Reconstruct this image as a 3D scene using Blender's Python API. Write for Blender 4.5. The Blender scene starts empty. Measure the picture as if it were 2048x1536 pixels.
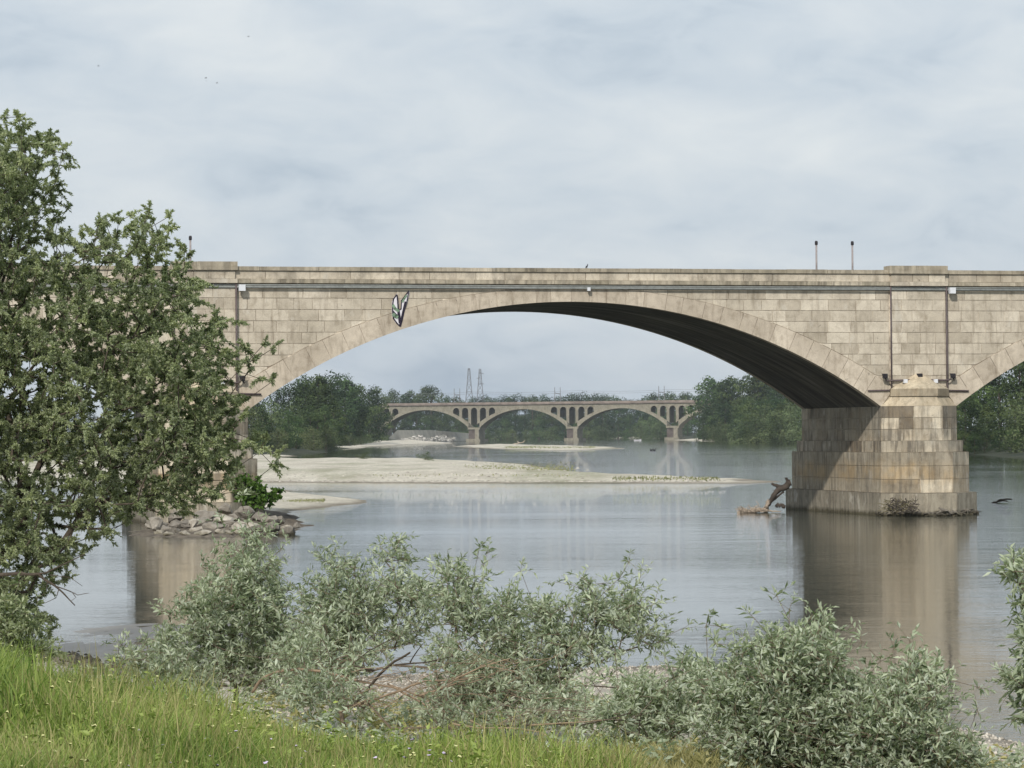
import bpy, math, random
import numpy as np
from mathutils import Matrix, Vector

S = bpy.context.scene
C = S.collection
rad = math.radians
rng = np.random.default_rng(7)
random.seed(7)

# ------------------------------------------------------------------ camera, sky, sun, exposure
F = 5900.0                      # focal length in photo pixels (2048 wide)
TH = rad(13.75)                 # the bridge face is turned this much against the view
H = 3.2                         # eye above the water
PIT = math.atan(98 / F)
ROLL = -0.008
cd = bpy.data.cameras.new('camera')
cam = bpy.data.objects.new('camera', cd); C.objects.link(cam)
cd.sensor_width = 36; cd.lens = 36 * F / 2048
cd.clip_start = 0.5; cd.clip_end = 20000
cam.matrix_world = Matrix.Translation((0, 0, H)) @ Matrix.Rotation(math.pi / 2 + PIT, 4, 'X') @ Matrix.Rotation(ROLL, 4, 'Z')
S.camera = cam
M3 = np.array(cam.matrix_world.to_3x3())

def ray(x, y):
    return M3 @ np.array([(x - 1024) / F, -(y - 768) / F, -1.0])
def at(x, y, Y):                # photo pixel -> world point at distance Y
    d = ray(x, y); t = Y / d[1]
    return np.array([d[0] * t, Y, H + d[2] * t])
def gnd(x, y, z=0.0):           # photo pixel -> world point on the level z
    d = ray(x, y); t = (z - H) / d[2]
    return np.array([d[0] * t, d[1] * t])

# sun: travels to the right, away from the camera and down (in the bridge's own axes)
sx, sy, sz = 0.6, 1.0, -0.92
wx = sx * math.cos(TH) - sy * math.sin(TH); wy = sx * math.sin(TH) + sy * math.cos(TH)
sd = Vector((wx, wy, sz)).normalized()
sl = bpy.data.lights.new('sun', 'SUN'); sl.energy = 2.5; sl.angle = rad(1.6); sl.color = (1.0, 0.94, 0.86)
so = bpy.data.objects.new('sun', sl); C.objects.link(so)
so.rotation_euler = sd.to_track_quat('-Z', 'Y').to_euler()
elev = math.asin(-sd.z)
azim = math.atan2(-sd.x, -sd.y)

W = bpy.data.worlds.new('World'); S.world = W; W.use_nodes = True
nt = W.node_tree; N = nt.nodes; L = nt.links
for n in list(N): N.remove(n)
def wn(t, **k):
    n = N.new(t)
    for a, b in k.items(): setattr(n, a, b)
    return n
out = wn('ShaderNodeOutputWorld'); bg = wn('ShaderNodeBackground'); bg.inputs[1].default_value = 0.1
sky = wn('ShaderNodeTexSky', sky_type='NISHITA', sun_disc=False)
sky.sun_elevation = elev; sky.sun_rotation = azim; sky.air_density = 1.2; sky.dust_density = 3.0
tc = wn('ShaderNodeTexCoord')
mp = wn('ShaderNodeMapping'); mp.inputs['Scale'].default_value = (1.0, 1.0, 2.4); mp.inputs['Rotation'].default_value = (0, rad(-14), 0)
mp.inputs['Location'].default_value = (0.35, 0.1, 0.02)
n1 = wn('ShaderNodeTexNoise'); n1.inputs['Scale'].default_value = 4.2; n1.inputs['Detail'].default_value = 6; n1.inputs['Roughness'].default_value = 0.5; n1.inputs['Distortion'].default_value = 0.5
n2 = wn('ShaderNodeTexNoise'); n2.inputs['Scale'].default_value = 26.0; n2.inputs['Detail'].default_value = 7; n2.inputs['Roughness'].default_value = 0.55; n2.inputs['Distortion'].default_value = 0.6
L.new(tc.outputs['Generated'], mp.inputs[0]); L.new(mp.outputs[0], n1.inputs[0]); L.new(mp.outputs[0], n2.inputs[0])
ad = wn('ShaderNodeMix', data_type='FLOAT'); ad.inputs[0].default_value = 0.26
L.new(n1.outputs['Fac'], ad.inputs[2]); L.new(n2.outputs['Fac'], ad.inputs[3])
cr = wn('ShaderNodeValToRGB')
e = cr.color_ramp.elements
e[0].position = 0.38; e[0].color = (3.7, 4.4, 5.2, 1)
e[1].position = 0.62; e[1].color = (6.4, 6.75, 6.95, 1)
q = e.new(0.46); q.color = (5.0, 5.6, 6.2, 1)
q = e.new(0.52); q.color = (5.55, 6.05, 6.5, 1)
L.new(ad.outputs[0], cr.inputs[0])
mx = wn('ShaderNodeMix', data_type='RGBA'); mx.inputs[0].default_value = 0.92
L.new(sky.outputs[0], mx.inputs[6]); L.new(cr.outputs[0], mx.inputs[7])
L.new(mx.outputs[2], bg.inputs[0]); L.new(bg.outputs[0], out.inputs[0])

vs = S.view_settings; vs.view_transform = 'Standard'; vs.look = 'None'; vs.exposure = 0.3; vs.gamma = 1.0; vs.use_curve_mapping = False
S.render.engine = 'CYCLES'
S.cycles.max_bounces = 6; S.cycles.transparent_max_bounces = 6; S.cycles.volume_bounces = 0

# ------------------------------------------------------------------ materials
class NT:
    def __init__(s, name):
        s.m = bpy.data.materials.new(name); s.m.use_nodes = True
        s.t = s.m.node_tree
        for n in list(s.t.nodes): s.t.nodes.remove(n)
        s.out = s.n('ShaderNodeOutputMaterial')
    def n(s, t, ins=None, **k):
        n = s.t.nodes.new(t)
        for a, b in k.items(): setattr(n, a, b)
        for a, b in (ins or {}).items():
            if isinstance(b, bpy.types.NodeSocket): s.t.links.new(b, n.inputs[a])
            else: n.inputs[a].default_value = b
        return n
    def coord(s, scale=(1, 1, 1), kind='Object', loc=(0, 0, 0)):
        return s.n('ShaderNodeMapping', {0: s.n('ShaderNodeTexCoord').outputs[kind], 'Scale': scale, 'Location': loc}).outputs[0]
    def noise(s, vec, scale, detail=4, rough=0.55, dist=0.0):
        return s.n('ShaderNodeTexNoise', {'Vector': vec, 'Scale': scale, 'Detail': detail, 'Roughness': rough, 'Distortion': dist}).outputs['Fac']
    def ramp(s, fac, stops):
        r = s.n('ShaderNodeValToRGB', {0: fac}); e = r.color_ramp.elements
        while len(e) < len(stops): e.new(0.5)
        for k, (p, c) in enumerate(stops):
            e[k].position = p; e[k].color = (*c, 1) if len(c) == 3 else c
        return r.outputs[0]
    def mix(s, f, a, b, blend='MIX'):
        n = s.n('ShaderNodeMix', data_type='RGBA', blend_type=blend)
        for i, v in ((0, f), (6, a), (7, b)):
            if isinstance(v, bpy.types.NodeSocket): s.t.links.new(v, n.inputs[i])
            elif i == 0: n.inputs[0].default_value = v
            else: n.inputs[i].default_value = (*v, 1)
        return n.outputs[2]
    def math(s, op, a, b=0.0, clamp=False):
        return s.n('ShaderNodeMath', {0: a, 1: b}, operation=op, use_clamp=clamp).outputs[0]
    def attr(s, name):
        return s.n('ShaderNodeAttribute', attribute_name=name).outputs['Fac']
    def bsdf(s, col, rough=0.85, bump=None, bs=0.3, bd=0.02, spec=0.3, metal=0.0):
        b = s.n('ShaderNodeBsdfPrincipled', {'Base Color': col if isinstance(col, bpy.types.NodeSocket) else (*col, 1), 'Roughness': rough, 'Specular IOR Level': spec, 'Metallic': metal})
        if bump is not None:
            s.t.links.new(s.n('ShaderNodeBump', {'Height': bump, 'Strength': bs, 'Distance': bd}).outputs[0], b.inputs['Normal'])
        s.t.links.new(b.outputs[0], s.out.inputs[0])
        return s.m

def g(v): return (v, v, v)

def stone_mat(name, lo, hi, mortar_lo, mortar_hi, grime=0.0, ochre=0.0, fresh=0.0, topdark=0.0, band=None, wet=False):
    t = NT(name); P = t.coord(); tone = t.attr('tone')
    col = t.ramp(tone, [(0.0, lo), (0.55, tuple((a + b) / 2 for a, b in zip(lo, hi))), (1.0, hi)])
    big = t.noise(P, 0.45, 5, 0.6); mid = t.noise(P, 3.0, 6, 0.65, 0.4); fine = t.noise(P, 22, 5, 0.7)
    col = t.mix(1.0, col, t.ramp(big, [(0.32, (0.78, 0.77, 0.75)), (0.68, g(1.1))]), 'MULTIPLY')
    col = t.mix(1.0, col, t.ramp(mid, [(0.3, (0.76, 0.74, 0.71)), (0.5, g(1.0)), (0.75, (1.1, 1.1, 1.08))]), 'MULTIPLY')
    col = t.mix(1.0, col, t.ramp(fine, [(0.25, g(0.86)), (0.75, g(1.1))]), 'MULTIPLY')
    st = t.coord((2.2, 2.2, 0.35)); s1 = t.noise(st, 2.2, 6, 0.65, 0.3)
    col = t.mix(1.0, col, t.ramp(s1, [(0.32, (0.72, 0.7, 0.68)), (0.48, g(1.0))]), 'MULTIPLY')
    sp_ = t.noise(t.coord(loc=(4, 8, 1)), 4.5, 3, 0.5)
    col = t.mix(t.ramp(sp_, [(0.70, g(0)), (0.76, g(0.6))]), col, (0.12, 0.10, 0.08))
    if ochre:
        oc = t.ramp(t.noise(P, 0.9, 5, 0.6, 0.6), [(0.45, g(0)), (0.65, g(1))])
        if band:
            zb = t.math('ADD', t.math('MULTIPLY', t.noise(P, 1.5, 3), 0.5), -0.25); zb = t.math('ADD', zb, t.n('ShaderNodeSeparateXYZ', {0: t.n('ShaderNodeTexCoord').outputs['Object']}).outputs[2])
            bf = t.n('ShaderNodeMapRange', {0: t.math('ABSOLUTE', t.math('SUBTRACT', zb, (band[0] + band[1]) / 2)), 1: .2, 2: .5, 3: 1.0, 4: 0.12}).outputs[0]
            oc = t.math('MULTIPLY', t.math('ADD', oc, 0.35, True), bf)
        col = t.mix(t.math('MULTIPLY', oc, ochre), col, (0.50, 0.34, 0.16))
    if fresh:
        col = t.mix(t.math('MULTIPLY', t.ramp(t.noise(t.coord((1, 1, .5), loc=(5, 3, 2)), 2.0, 5, 0.6), [(0.6, g(0)), (0.68, g(1))]), fresh), col, (0.62, 0.58, 0.5))
    if grime:
        s2 = t.noise(t.coord((3.4, 3.4, 0.42)), 1.6, 6, 0.6, 0.25)
        s3 = t.noise(t.coord((1, 1, 1), loc=(9, 2, 4)), 0.8, 4, 0.6)
        gm = t.math('MULTIPLY', t.ramp(s2, [(0.45, g(0)), (0.55, g(1))]), t.ramp(s3, [(0.38, g(0.25)), (0.6, g(1))]))
        col = t.mix(t.math('MULTIPLY', gm, grime), col, (0.05, 0.045, 0.04))
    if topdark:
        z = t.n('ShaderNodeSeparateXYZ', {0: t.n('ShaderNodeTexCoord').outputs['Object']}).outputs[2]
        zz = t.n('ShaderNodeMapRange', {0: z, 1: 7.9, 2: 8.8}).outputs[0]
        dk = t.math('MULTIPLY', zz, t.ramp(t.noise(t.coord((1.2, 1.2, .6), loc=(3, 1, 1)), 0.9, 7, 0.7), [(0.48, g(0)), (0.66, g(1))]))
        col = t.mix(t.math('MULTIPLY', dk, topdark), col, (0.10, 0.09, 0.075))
    zl = t.n('ShaderNodeSeparateXYZ', {0: t.n('ShaderNodeNewGeometry').outputs['Position']}).outputs[2]
    wl = t.n('ShaderNodeMapRange', {0: t.math('ADD', zl, t.math('MULTIPLY', t.noise(P, 2.5, 5, 0.7), 0.35)), 1: .22, 2: .38}).outputs[0]
    if wet: col = t.mix(wl, t.mix(1.0, col, (0.32, 0.31, 0.24), 'MULTIPLY'), col)
    mort = t.ramp(t.noise(P, 1.3, 5, 0.7), [(0.42, mortar_lo), (0.6, mortar_hi)])
    col = t.mix(t.math('LESS_THAN', tone, -0.5), col, mort)
    return t.bsdf(col, 0.9, t.math('ADD', mid, fine), 0.35, 0.02)

M = {}
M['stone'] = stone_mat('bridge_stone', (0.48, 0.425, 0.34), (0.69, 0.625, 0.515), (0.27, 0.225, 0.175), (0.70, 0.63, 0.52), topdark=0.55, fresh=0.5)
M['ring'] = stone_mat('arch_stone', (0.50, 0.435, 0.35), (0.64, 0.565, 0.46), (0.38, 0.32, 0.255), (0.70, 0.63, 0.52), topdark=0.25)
M['coping'] = stone_mat('coping_stone', (0.38, 0.34, 0.26), (0.54, 0.48, 0.38), (0.08, 0.07, 0.06), (0.2, 0.17, 0.14), grime=0.45)
M['pier'] = stone_mat('pier_stone', (0.20, 0.175, 0.14), (0.74, 0.67, 0.54), (0.44, 0.39, 0.30), (0.74, 0.68, 0.54), grime=0.6, ochre=0.15, fresh=0.6)
M['pierlow'] = stone_mat('lower_pier_stone', (0.27, 0.235, 0.18), (0.72, 0.65, 0.52), (0.36, 0.28, 0.19), (0.74, 0.66, 0.52), grime=0.45, ochre=0.5, fresh=0.4, band=(1.3, 1.9))
M['cap'] = stone_mat('cap_stone', (0.40, 0.34, 0.25), (0.66, 0.58, 0.44), (0.3, 0.26, 0.2), (0.4, 0.35, 0.27), grime=0.25, ochre=0.15)
M['plinth'] = stone_mat('plinth_concrete', (0.34, 0.305, 0.24), (0.42, 0.38, 0.30), (0.2, 0.17, 0.14), (0.3, 0.27, 0.22), grime=0.4, fresh=0.6, wet=True)

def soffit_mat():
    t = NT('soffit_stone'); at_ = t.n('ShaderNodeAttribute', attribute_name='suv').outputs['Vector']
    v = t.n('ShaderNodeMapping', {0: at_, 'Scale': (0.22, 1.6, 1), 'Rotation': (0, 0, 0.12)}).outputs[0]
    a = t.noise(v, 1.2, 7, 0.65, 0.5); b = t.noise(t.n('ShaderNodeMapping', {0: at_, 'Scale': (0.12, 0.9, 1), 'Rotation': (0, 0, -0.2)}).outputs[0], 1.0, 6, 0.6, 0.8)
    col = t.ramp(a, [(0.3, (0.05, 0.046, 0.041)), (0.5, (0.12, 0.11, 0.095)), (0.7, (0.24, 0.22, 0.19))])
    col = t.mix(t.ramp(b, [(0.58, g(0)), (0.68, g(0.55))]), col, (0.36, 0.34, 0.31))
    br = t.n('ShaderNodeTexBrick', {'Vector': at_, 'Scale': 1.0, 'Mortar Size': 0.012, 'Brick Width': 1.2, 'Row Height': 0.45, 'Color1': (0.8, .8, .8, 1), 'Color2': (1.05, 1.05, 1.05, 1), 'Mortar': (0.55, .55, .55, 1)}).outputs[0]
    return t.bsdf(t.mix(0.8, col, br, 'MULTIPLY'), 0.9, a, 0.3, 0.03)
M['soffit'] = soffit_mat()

def simple(name, col, rough=0.7, var=0.25, scale=8, metal=0.0):
    t = NT(name); nz = t.noise(t.coord(), scale, 5, 0.6)
    return t.bsdf(t.mix(1.0, col, t.ramp(nz, [(0.3, g(1 - var)), (0.7, g(1 + var))]), 'MULTIPLY'), rough, metal=metal)
M['mound'] = simple('dark_bank_rubble', (0.13, 0.11, 0.085), 0.9, 0.6, 3)
M['asphalt'] = simple('asphalt', (0.06, 0.06, 0.06), 0.9)
M['pipe'] = simple('dark_pipe', (0.11, 0.085, 0.085), 0.5)
M['conduit'] = simple('grey_conduit', (0.24, 0.255, 0.245), 0.6)
M['white'] = simple('white_plastic', (0.7, 0.72, 0.75), 0.4, 0.05)
M['black'] = simple('black_metal', (0.025, 0.022, 0.025), 0.5)
M['pole'] = simple('pole_metal', (0.30, 0.27, 0.265), 0.5)
M['paintw'] = simple('white_paint', (0.74, 0.72, 0.76), 0.6, 0.06)
M['paintk'] = simple('black_paint', (0.02, 0.015, 0.03), 0.6, 0.1)
M['paintg'] = simple('green_paint', (0.2, 0.3, 0.2), 0.6, 0.2)
M['fconc'] = stone_mat('weathered_concrete', (0.25, 0.235, 0.185), (0.36, 0.335, 0.265), (0.2, 0.18, 0.14), (0.3, 0.27, 0.22), grime=0.35)
M['fdark'] = simple('dark_concrete', (0.12, 0.10, 0.09), 0.9, 0.4, 0.8)
M['fdeck'] = simple('deck_parapet', (0.25, 0.205, 0.175), 0.9, 0.3, 0.5)
M['steel'] = simple('grey_steel', (0.2, 0.2, 0.21), 0.5)
M['bark'] = simple('bark', (0.16, 0.125, 0.09), 0.9, 0.4, 30)
M['barkd'] = simple('dark_bark', (0.075, 0.06, 0.045), 0.9, 0.4, 20)
M['twig'] = simple('dry_twig', (0.27, 0.2, 0.135), 0.9, 0.35, 14)
M['twigg'] = simple('grey_twig', (0.22, 0.18, 0.14), 0.9, 0.35, 14)
M['drift'] = simple('driftwood', (0.075, 0.062, 0.052), 0.9, 0.5, 3)
M['driftp'] = simple('pale_driftwood', (0.42, 0.35, 0.28), 0.9, 0.35, 6)
M['twigm'] = simple('mossy_twigs', (0.17, 0.15, 0.09), 0.9, 0.4, 6)
M['feather'] = simple('dark_feathers', (0.04, 0.04, 0.045), 0.7)
M['pebble'] = stone_mat('river_pebbles', (0.34, 0.31, 0.26), (0.68, 0.63, 0.55), (0.2, 0.17, 0.14), (0.3, 0.27, 0.22))
M['rock'] = stone_mat('boulder_rock', (0.19, 0.172, 0.15), (0.37, 0.34, 0.29), (0.2, 0.17, 0.14), (0.3, 0.27, 0.22), grime=0.3, wet=True)
M['rockp'] = stone_mat('pale_boulder_rock', (0.38, 0.35, 0.295), (0.54, 0.50, 0.43), (0.2, 0.17, 0.14), (0.3, 0.27, 0.22), grime=0.15, wet=True)

def leaf_mat(name, dark, light, back=None, trans=0.25, rough=0.55, objvar=0.0, spec=0.3):
    t = NT(name); tone = t.attr('tone')
    col = t.ramp(tone, [(0.0, dark), (1.0, light)])
    if objvar:
        r = t.n('ShaderNodeObjectInfo').outputs['Random']
        col = t.n('ShaderNodeHueSaturation', {'Color': col, 'Value': t.n('ShaderNodeMapRange', {0: r, 3: 1 - objvar, 4: 1 + objvar}).outputs[0],
                                             'Hue': t.n('ShaderNodeMapRange', {0: t.math('FRACT', t.math('MULTIPLY', r, 7.3)), 3: 0.475, 4: 0.52}).outputs[0]}).outputs[0]
    if back: col = t.mix(t.n('ShaderNodeNewGeometry').outputs['Backfacing'], col, t.mix(0.5, back, col))
    b = t.n('ShaderNodeBsdfPrincipled', {'Base Color': col, 'Roughness': rough, 'Specular IOR Level': spec})
    tr = t.n('ShaderNodeBsdfTranslucent', {'Color': t.mix(1.0, col, (1.0, 1.1, 0.55), 'MULTIPLY')})
    ms = t.n('ShaderNodeMixShader', {0: trans, 1: b.outputs[0], 2: tr.outputs[0]})
    t.t.links.new(ms.outputs[0], t.out.inputs[0])
    return t.m
M['willow'] = leaf_mat('willow_leaves', (0.11, 0.15, 0.065), (0.44, 0.49, 0.27), (0.50, 0.55, 0.40), 0.36)
M['silver'] = leaf_mat('silver_willow_leaves', (0.11, 0.155, 0.075), (0.54, 0.60, 0.44), (0.62, 0.67, 0.58), 0.3)
M['far_leaf'] = leaf_mat('broadleaf_foliage', (0.022, 0.042, 0.018), (0.105, 0.155, 0.056), None, 0.08, 0.8, 0.3, 0.08)
M['far_dark'] = leaf_mat('dark_foliage', (0.014, 0.028, 0.014), (0.062, 0.098, 0.040), None, 0.06, 0.8, 0.3, 0.05)
M['far_light'] = leaf_mat('light_foliage', (0.05, 0.075, 0.035), (0.16, 0.20, 0.095), None, 0.12, 0.8, 0.25, 0.1)
M['grass'] = leaf_mat('grass_blades', (0.10, 0.18, 0.03), (0.44, 0.52, 0.15), None, 0.3, 0.5)
M['drygrass'] = leaf_mat('dry_grass', (0.22, 0.21, 0.08), (0.50, 0.46, 0.22), None, 0.25, 0.6)
M['weed'] = leaf_mat('bar_weeds', (0.17, 0.19, 0.08), (0.36, 0.36, 0.18), None, 0.2, 0.6)
M['bright'] = leaf_mat('bright_leaves', (0.05, 0.11, 0.018), (0.12, 0.21, 0.04), None, 0.3)
M['petaly'] = simple('cream_petals', (0.55, 0.55, 0.26), 0.6, 0.15, 4)
M['petalp'] = simple('lilac_petals', (0.55, 0.47, 0.62), 0.6, 0.15, 4)

def gravel_mat(name, lo, hi, green=0.0, bank=False):
    t = NT(name); P = t.coord(kind='Object')
    a = t.noise(P, 0.25, 6, 0.6, 0.4); v = t.n('ShaderNodeTexVoronoi', {'Vector': P, 'Scale': 5.0}).outputs['Color']
    f = t.noise(P, 14, 5, 0.7)
    col = t.ramp(a, [(0.3, lo), (0.6, hi)])
    col = t.mix(0.5, col, t.mix(1.0, col, t.mix(0.5, (1, 1, 1), t.n('ShaderNodeSeparateColor', {0: v}).outputs[0]), 'MULTIPLY'))
    col = t.mix(1.0, col, t.ramp(f, [(0.3, g(0.72)), (0.7, g(1.2))]), 'MULTIPLY')
    if green:
        m = t.ramp(t.noise(t.coord((0.12, 0.04, 0.1), loc=(2, 7, 0)), 1.0, 6, 0.65), [(0.5, g(0)), (0.62, g(green))])
        col = t.mix(m, col, (0.17, 0.19, 0.08))
    # wet rim at the water line
    z = t.n('ShaderNodeSeparateXYZ', {0: t.n('ShaderNodeNewGeometry').outputs['Position']}).outputs[2]
    wet = t.n('ShaderNodeMapRange', {0: z, 1: 0.02, 2: 0.1}).outputs[0]
    col = t.mix(wet, t.mix(1.0, col, (0.42, 0.4, 0.37), 'MULTIPLY'), col)
    if bank:
        hgt = t.n('ShaderNodeMapRange', {0: z, 1: 0.45, 2: 0.9}).outputs[0]
        gn = t.ramp(t.noise(t.coord((1, 1, 1)), 1.2, 6, 0.7), [(0.35, (0.05, 0.07, 0.02)), (0.65, (0.12, 0.12, 0.05))])
        col = t.mix(hgt, col, gn)
        yy = t.n('ShaderNodeSeparateXYZ', {0: t.n('ShaderNodeNewGeometry').outputs['Position']}).outputs[1]
        col = t.mix(t.n('ShaderNodeMapRange', {0: yy, 1: 80.0, 2: 120.0}).outputs[0], col, t.ramp(t.noise(t.coord(), 0.3, 5, 0.6), [(0.4, (0.02, 0.028, 0.014)), (0.6, (0.05, 0.055, 0.03))]))
    return t.bsdf(col, 0.9, t.math('ADD', f, t.noise(P, 3.0, 5, 0.7)), 0.8, 0.08)
M['gravel'] = gravel_mat('pale_gravel', (0.54, 0.49, 0.395), (0.72, 0.67, 0.56), 0.0)
M['gravelg'] = gravel_mat('gravel_with_weeds', (0.54, 0.49, 0.395), (0.72, 0.67, 0.56), 0.45)
M['bank'] = gravel_mat('river_bank_soil', (0.42, 0.38, 0.31), (0.62, 0.57, 0.48), 0.0, True)
M['mud'] = simple('wet_mud', (0.15, 0.14, 0.125), 0.3, 0.3, 1.5)
M['slab'] = simple('pale_slope_paving', (0.36, 0.34, 0.29), 0.9, 0.3, 0.25)
M['whitestone'] = simple('white_rubble', (0.62, 0.6, 0.56), 0.9, 0.3, 1.0)

def water_mat():
    t = NT('river_water')
    P = t.coord((0.5, 1.3, 1)); Pf = t.coord((1.0, 2.6, 1))
    a = t.noise(P, 0.8, 4, 0.55, 0.6); b = t.noise(Pf, 2.6, 4, 0.6, 0.4)
    # calm and rippled patches
    k = t.ramp(t.noise(t.coord((0.010, 0.045, 1), loc=(3.3, 1.2, 0)), 1.0, 5, 0.6, 0.6), [(0.38, g(0.22)), (0.54, g(0.6)), (0.66, g(1.0))])
    xx = t.n('ShaderNodeSeparateXYZ', {0: t.n('ShaderNodeNewGeometry').outputs['Position']}).outputs[0]
    k = t.math('ADD', k, t.math('MULTIPLY', t.n('ShaderNodeMapRange', {0: xx, 1: 3.0, 2: 16.0}).outputs[0], 0.45))
    c_ = t.noise(t.coord((0.10, 0.36, 1)), 1.0, 3, 0.5, 0.5)
    h = t.math('ADD', t.math('MULTIPLY', c_, 1.1), t.math('MULTIPLY', a, 0.55))
    h = t.math('ADD', h, t.math('MULTIPLY', b, 0.30))
    bm = t.n('ShaderNodeBump', {'Height': h, 'Strength': t.math('MULTIPLY', k, 0.17), 'Distance': 0.13})
    bs = t.n('ShaderNodeBsdfPrincipled', {'Base Color': (0.055, 0.062, 0.045, 1), 'Roughness': 0.02, 'IOR': 1.36, 'Specular IOR Level': 0.5, 'Normal': bm.outputs[0]})
    t.t.links.new(bs.outputs[0], t.out.inputs[0])
    return t.m
M['water'] = water_mat()

# ------------------------------------------------------------------ object helpers
def tag(o, label=None, cat=None, group=None, kind=None):
    for k, v in (('label', label), ('category', cat), ('group', group), ('kind', kind)):
        if v: o[k] = v
    return o
def empty(name, loc, rz=0.0):
    o = bpy.data.objects.new(name, None); C.objects.link(o)
    o.location = tuple(float(v) for v in loc); o.rotation_euler = (0, 0, rz); return o
def mkobj(name, me, parent=None, loc=None):
    o = bpy.data.objects.new(name, me); C.objects.link(o)
    if parent is not None: o.parent = parent
    if loc is not None: o.location = tuple(float(v) for v in loc)
    return o

class MB:
    def __init__(s): s.v = []; s.f = []; s.t = []
    def face(s, pts, tone=0.5):
        k = len(s.v); s.v += [tuple(float(c) for c in p) for p in pts]; s.f.append(tuple(range(k, k + len(pts)))); s.t.append(tone)
    def box(s, a, b, tone=0.5):
        x0, y0, z0 = a; x1, y1, z1 = b; k = len(s.v)
        s.v += [(x0, y0, z0), (x1, y0, z0), (x1, y1, z0), (x0, y1, z0), (x0, y0, z1), (x1, y0, z1), (x1, y1, z1), (x0, y1, z1)]
        for q in ((0, 3, 2, 1), (4, 5, 6, 7), (0, 1, 5, 4), (1, 2, 6, 5), (2, 3, 7, 6), (3, 0, 4, 7)):
            s.f.append(tuple(k + i for i in q)); s.t.append(tone)
    def tube(s, pts, r, n=8, tone=0.5, cap=True):
        pts = [np.array(p, float) for p in pts]
        rr = r if hasattr(r, '__len__') else [r] * len(pts)
        k = len(s.v)
        for i, p in enumerate(pts):
            d = pts[min(i + 1, len(pts) - 1)] - pts[max(i - 1, 0)]; d /= np.linalg.norm(d) + 1e-9
            u = np.cross(d, (0, 0, 1) if abs(d[2]) < 0.9 else (1, 0, 0)); u /= np.linalg.norm(u); w = np.cross(u, d)
            for j in range(n):
                a = 2 * math.pi * j / n; s.v.append(tuple(p + rr[i] * (math.cos(a) * u + math.sin(a) * w)))
        for i in range(len(pts) - 1):
            for j in range(n):
                a = k + i * n + j; b = k + i * n + (j + 1) % n
                s.f.append((a, b, b + n, a + n)); s.t.append(tone)
        if cap:
            s.f.append(tuple(k + j for j in range(n))[::-1]); s.t.append(tone)
            s.f.append(tuple(k + (len(pts) - 1) * n + j for j in range(n))); s.t.append(tone)
    def build(s, name, mat, parent=None, loc=None, smooth=False):
        me = bpy.data.meshes.new(name); me.from_pydata(s.v, [], s.f)
        a = me.attributes.new('tone', 'FLOAT', 'FACE'); a.data.foreach_set('value', s.t)
        me.materials.append(mat)
        if smooth: me.polygons.foreach_set('use_smooth', [True] * len(s.f))
        me.update()
        return mkobj(name, me, parent, loc)

def np_mesh(name, V, Fc, tone, mat, smooth=False):
    """V (n,3); Fc (m,k) of one polygon size; tone (m)"""
    me = bpy.data.meshes.new(name)
    m, k = Fc.shape
    me.vertices.add(len(V)); me.vertices.foreach_set('co', np.asarray(V, np.float32).ravel())
    me.loops.add(m * k); me.loops.foreach_set('vertex_index', np.asarray(Fc, np.int32).ravel())
    me.polygons.add(m); me.polygons.foreach_set('loop_start', np.arange(0, m * k, k, dtype=np.int32))
    me.update(calc_edges=True)
    if tone is not None:
        a = me.attributes.new('tone', 'FLOAT', 'FACE'); a.data.foreach_set('value', np.asarray(tone, np.float32))
    if smooth: me.polygons.foreach_set('use_smooth', np.ones(m, bool))
    me.materials.append(mat); me.validate(); return me

# ------------------------------------------------------------------ ground, water, gravel bars
def lerp_tab(x, tab):
    return np.interp(x, [a for a, b in tab], [b for a, b in tab])
SH = [(-60, 75), (-20, 58), (-8, 47), (-5.4, 41), (-2.2, 39), (2.1, 40.5), (3.3, 37), (4.6, 32.6), (5.2, 29.9), (8, 26), (25, 14), (60, 5)]
EDGE = [(-10, 22), (-3.5, 19.8), (-2.3, 18.3), (-1.4, 17.6), (-0.5, 17.2), (0.3, 17.2), (1.2, 18.0), (2.4, 18.6), (4, 17), (6, 14)]
HGT = [(-10, 1.6), (-3.5, 1.5), (-2.4, 1.35), (-1.4, 1.24), (-.5, 1.16), (.3, 1.06), (1.2, .93), (2.4, .82), (6, .7)]
def near_z(X, Y):
    s = lerp_tab(X, SH); e = lerp_tab(X, EDGE); h = lerp_tab(X, HGT)
    a = np.clip((Y - e) / 6.5, 0, 1); a = a * a * (3 - 2 * a)
    low = np.clip((s - Y) / 16.0, 0, 1) * 0.55
    z = h * (1 - a) + low * a
    z = np.where(Y > s, np.maximum(-1.2, (s - Y) * 0.1), z)
    n = 0.05 * np.sin(X * 1.7 + Y * 0.9) * np.sin(Y * 1.3 - X * 0.6) + 0.03 * np.sin(X * 4.1) * np.cos(Y * 3.3)
    return z + n * np.clip((s - Y) / 3.0, -0.3, 1)
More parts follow.
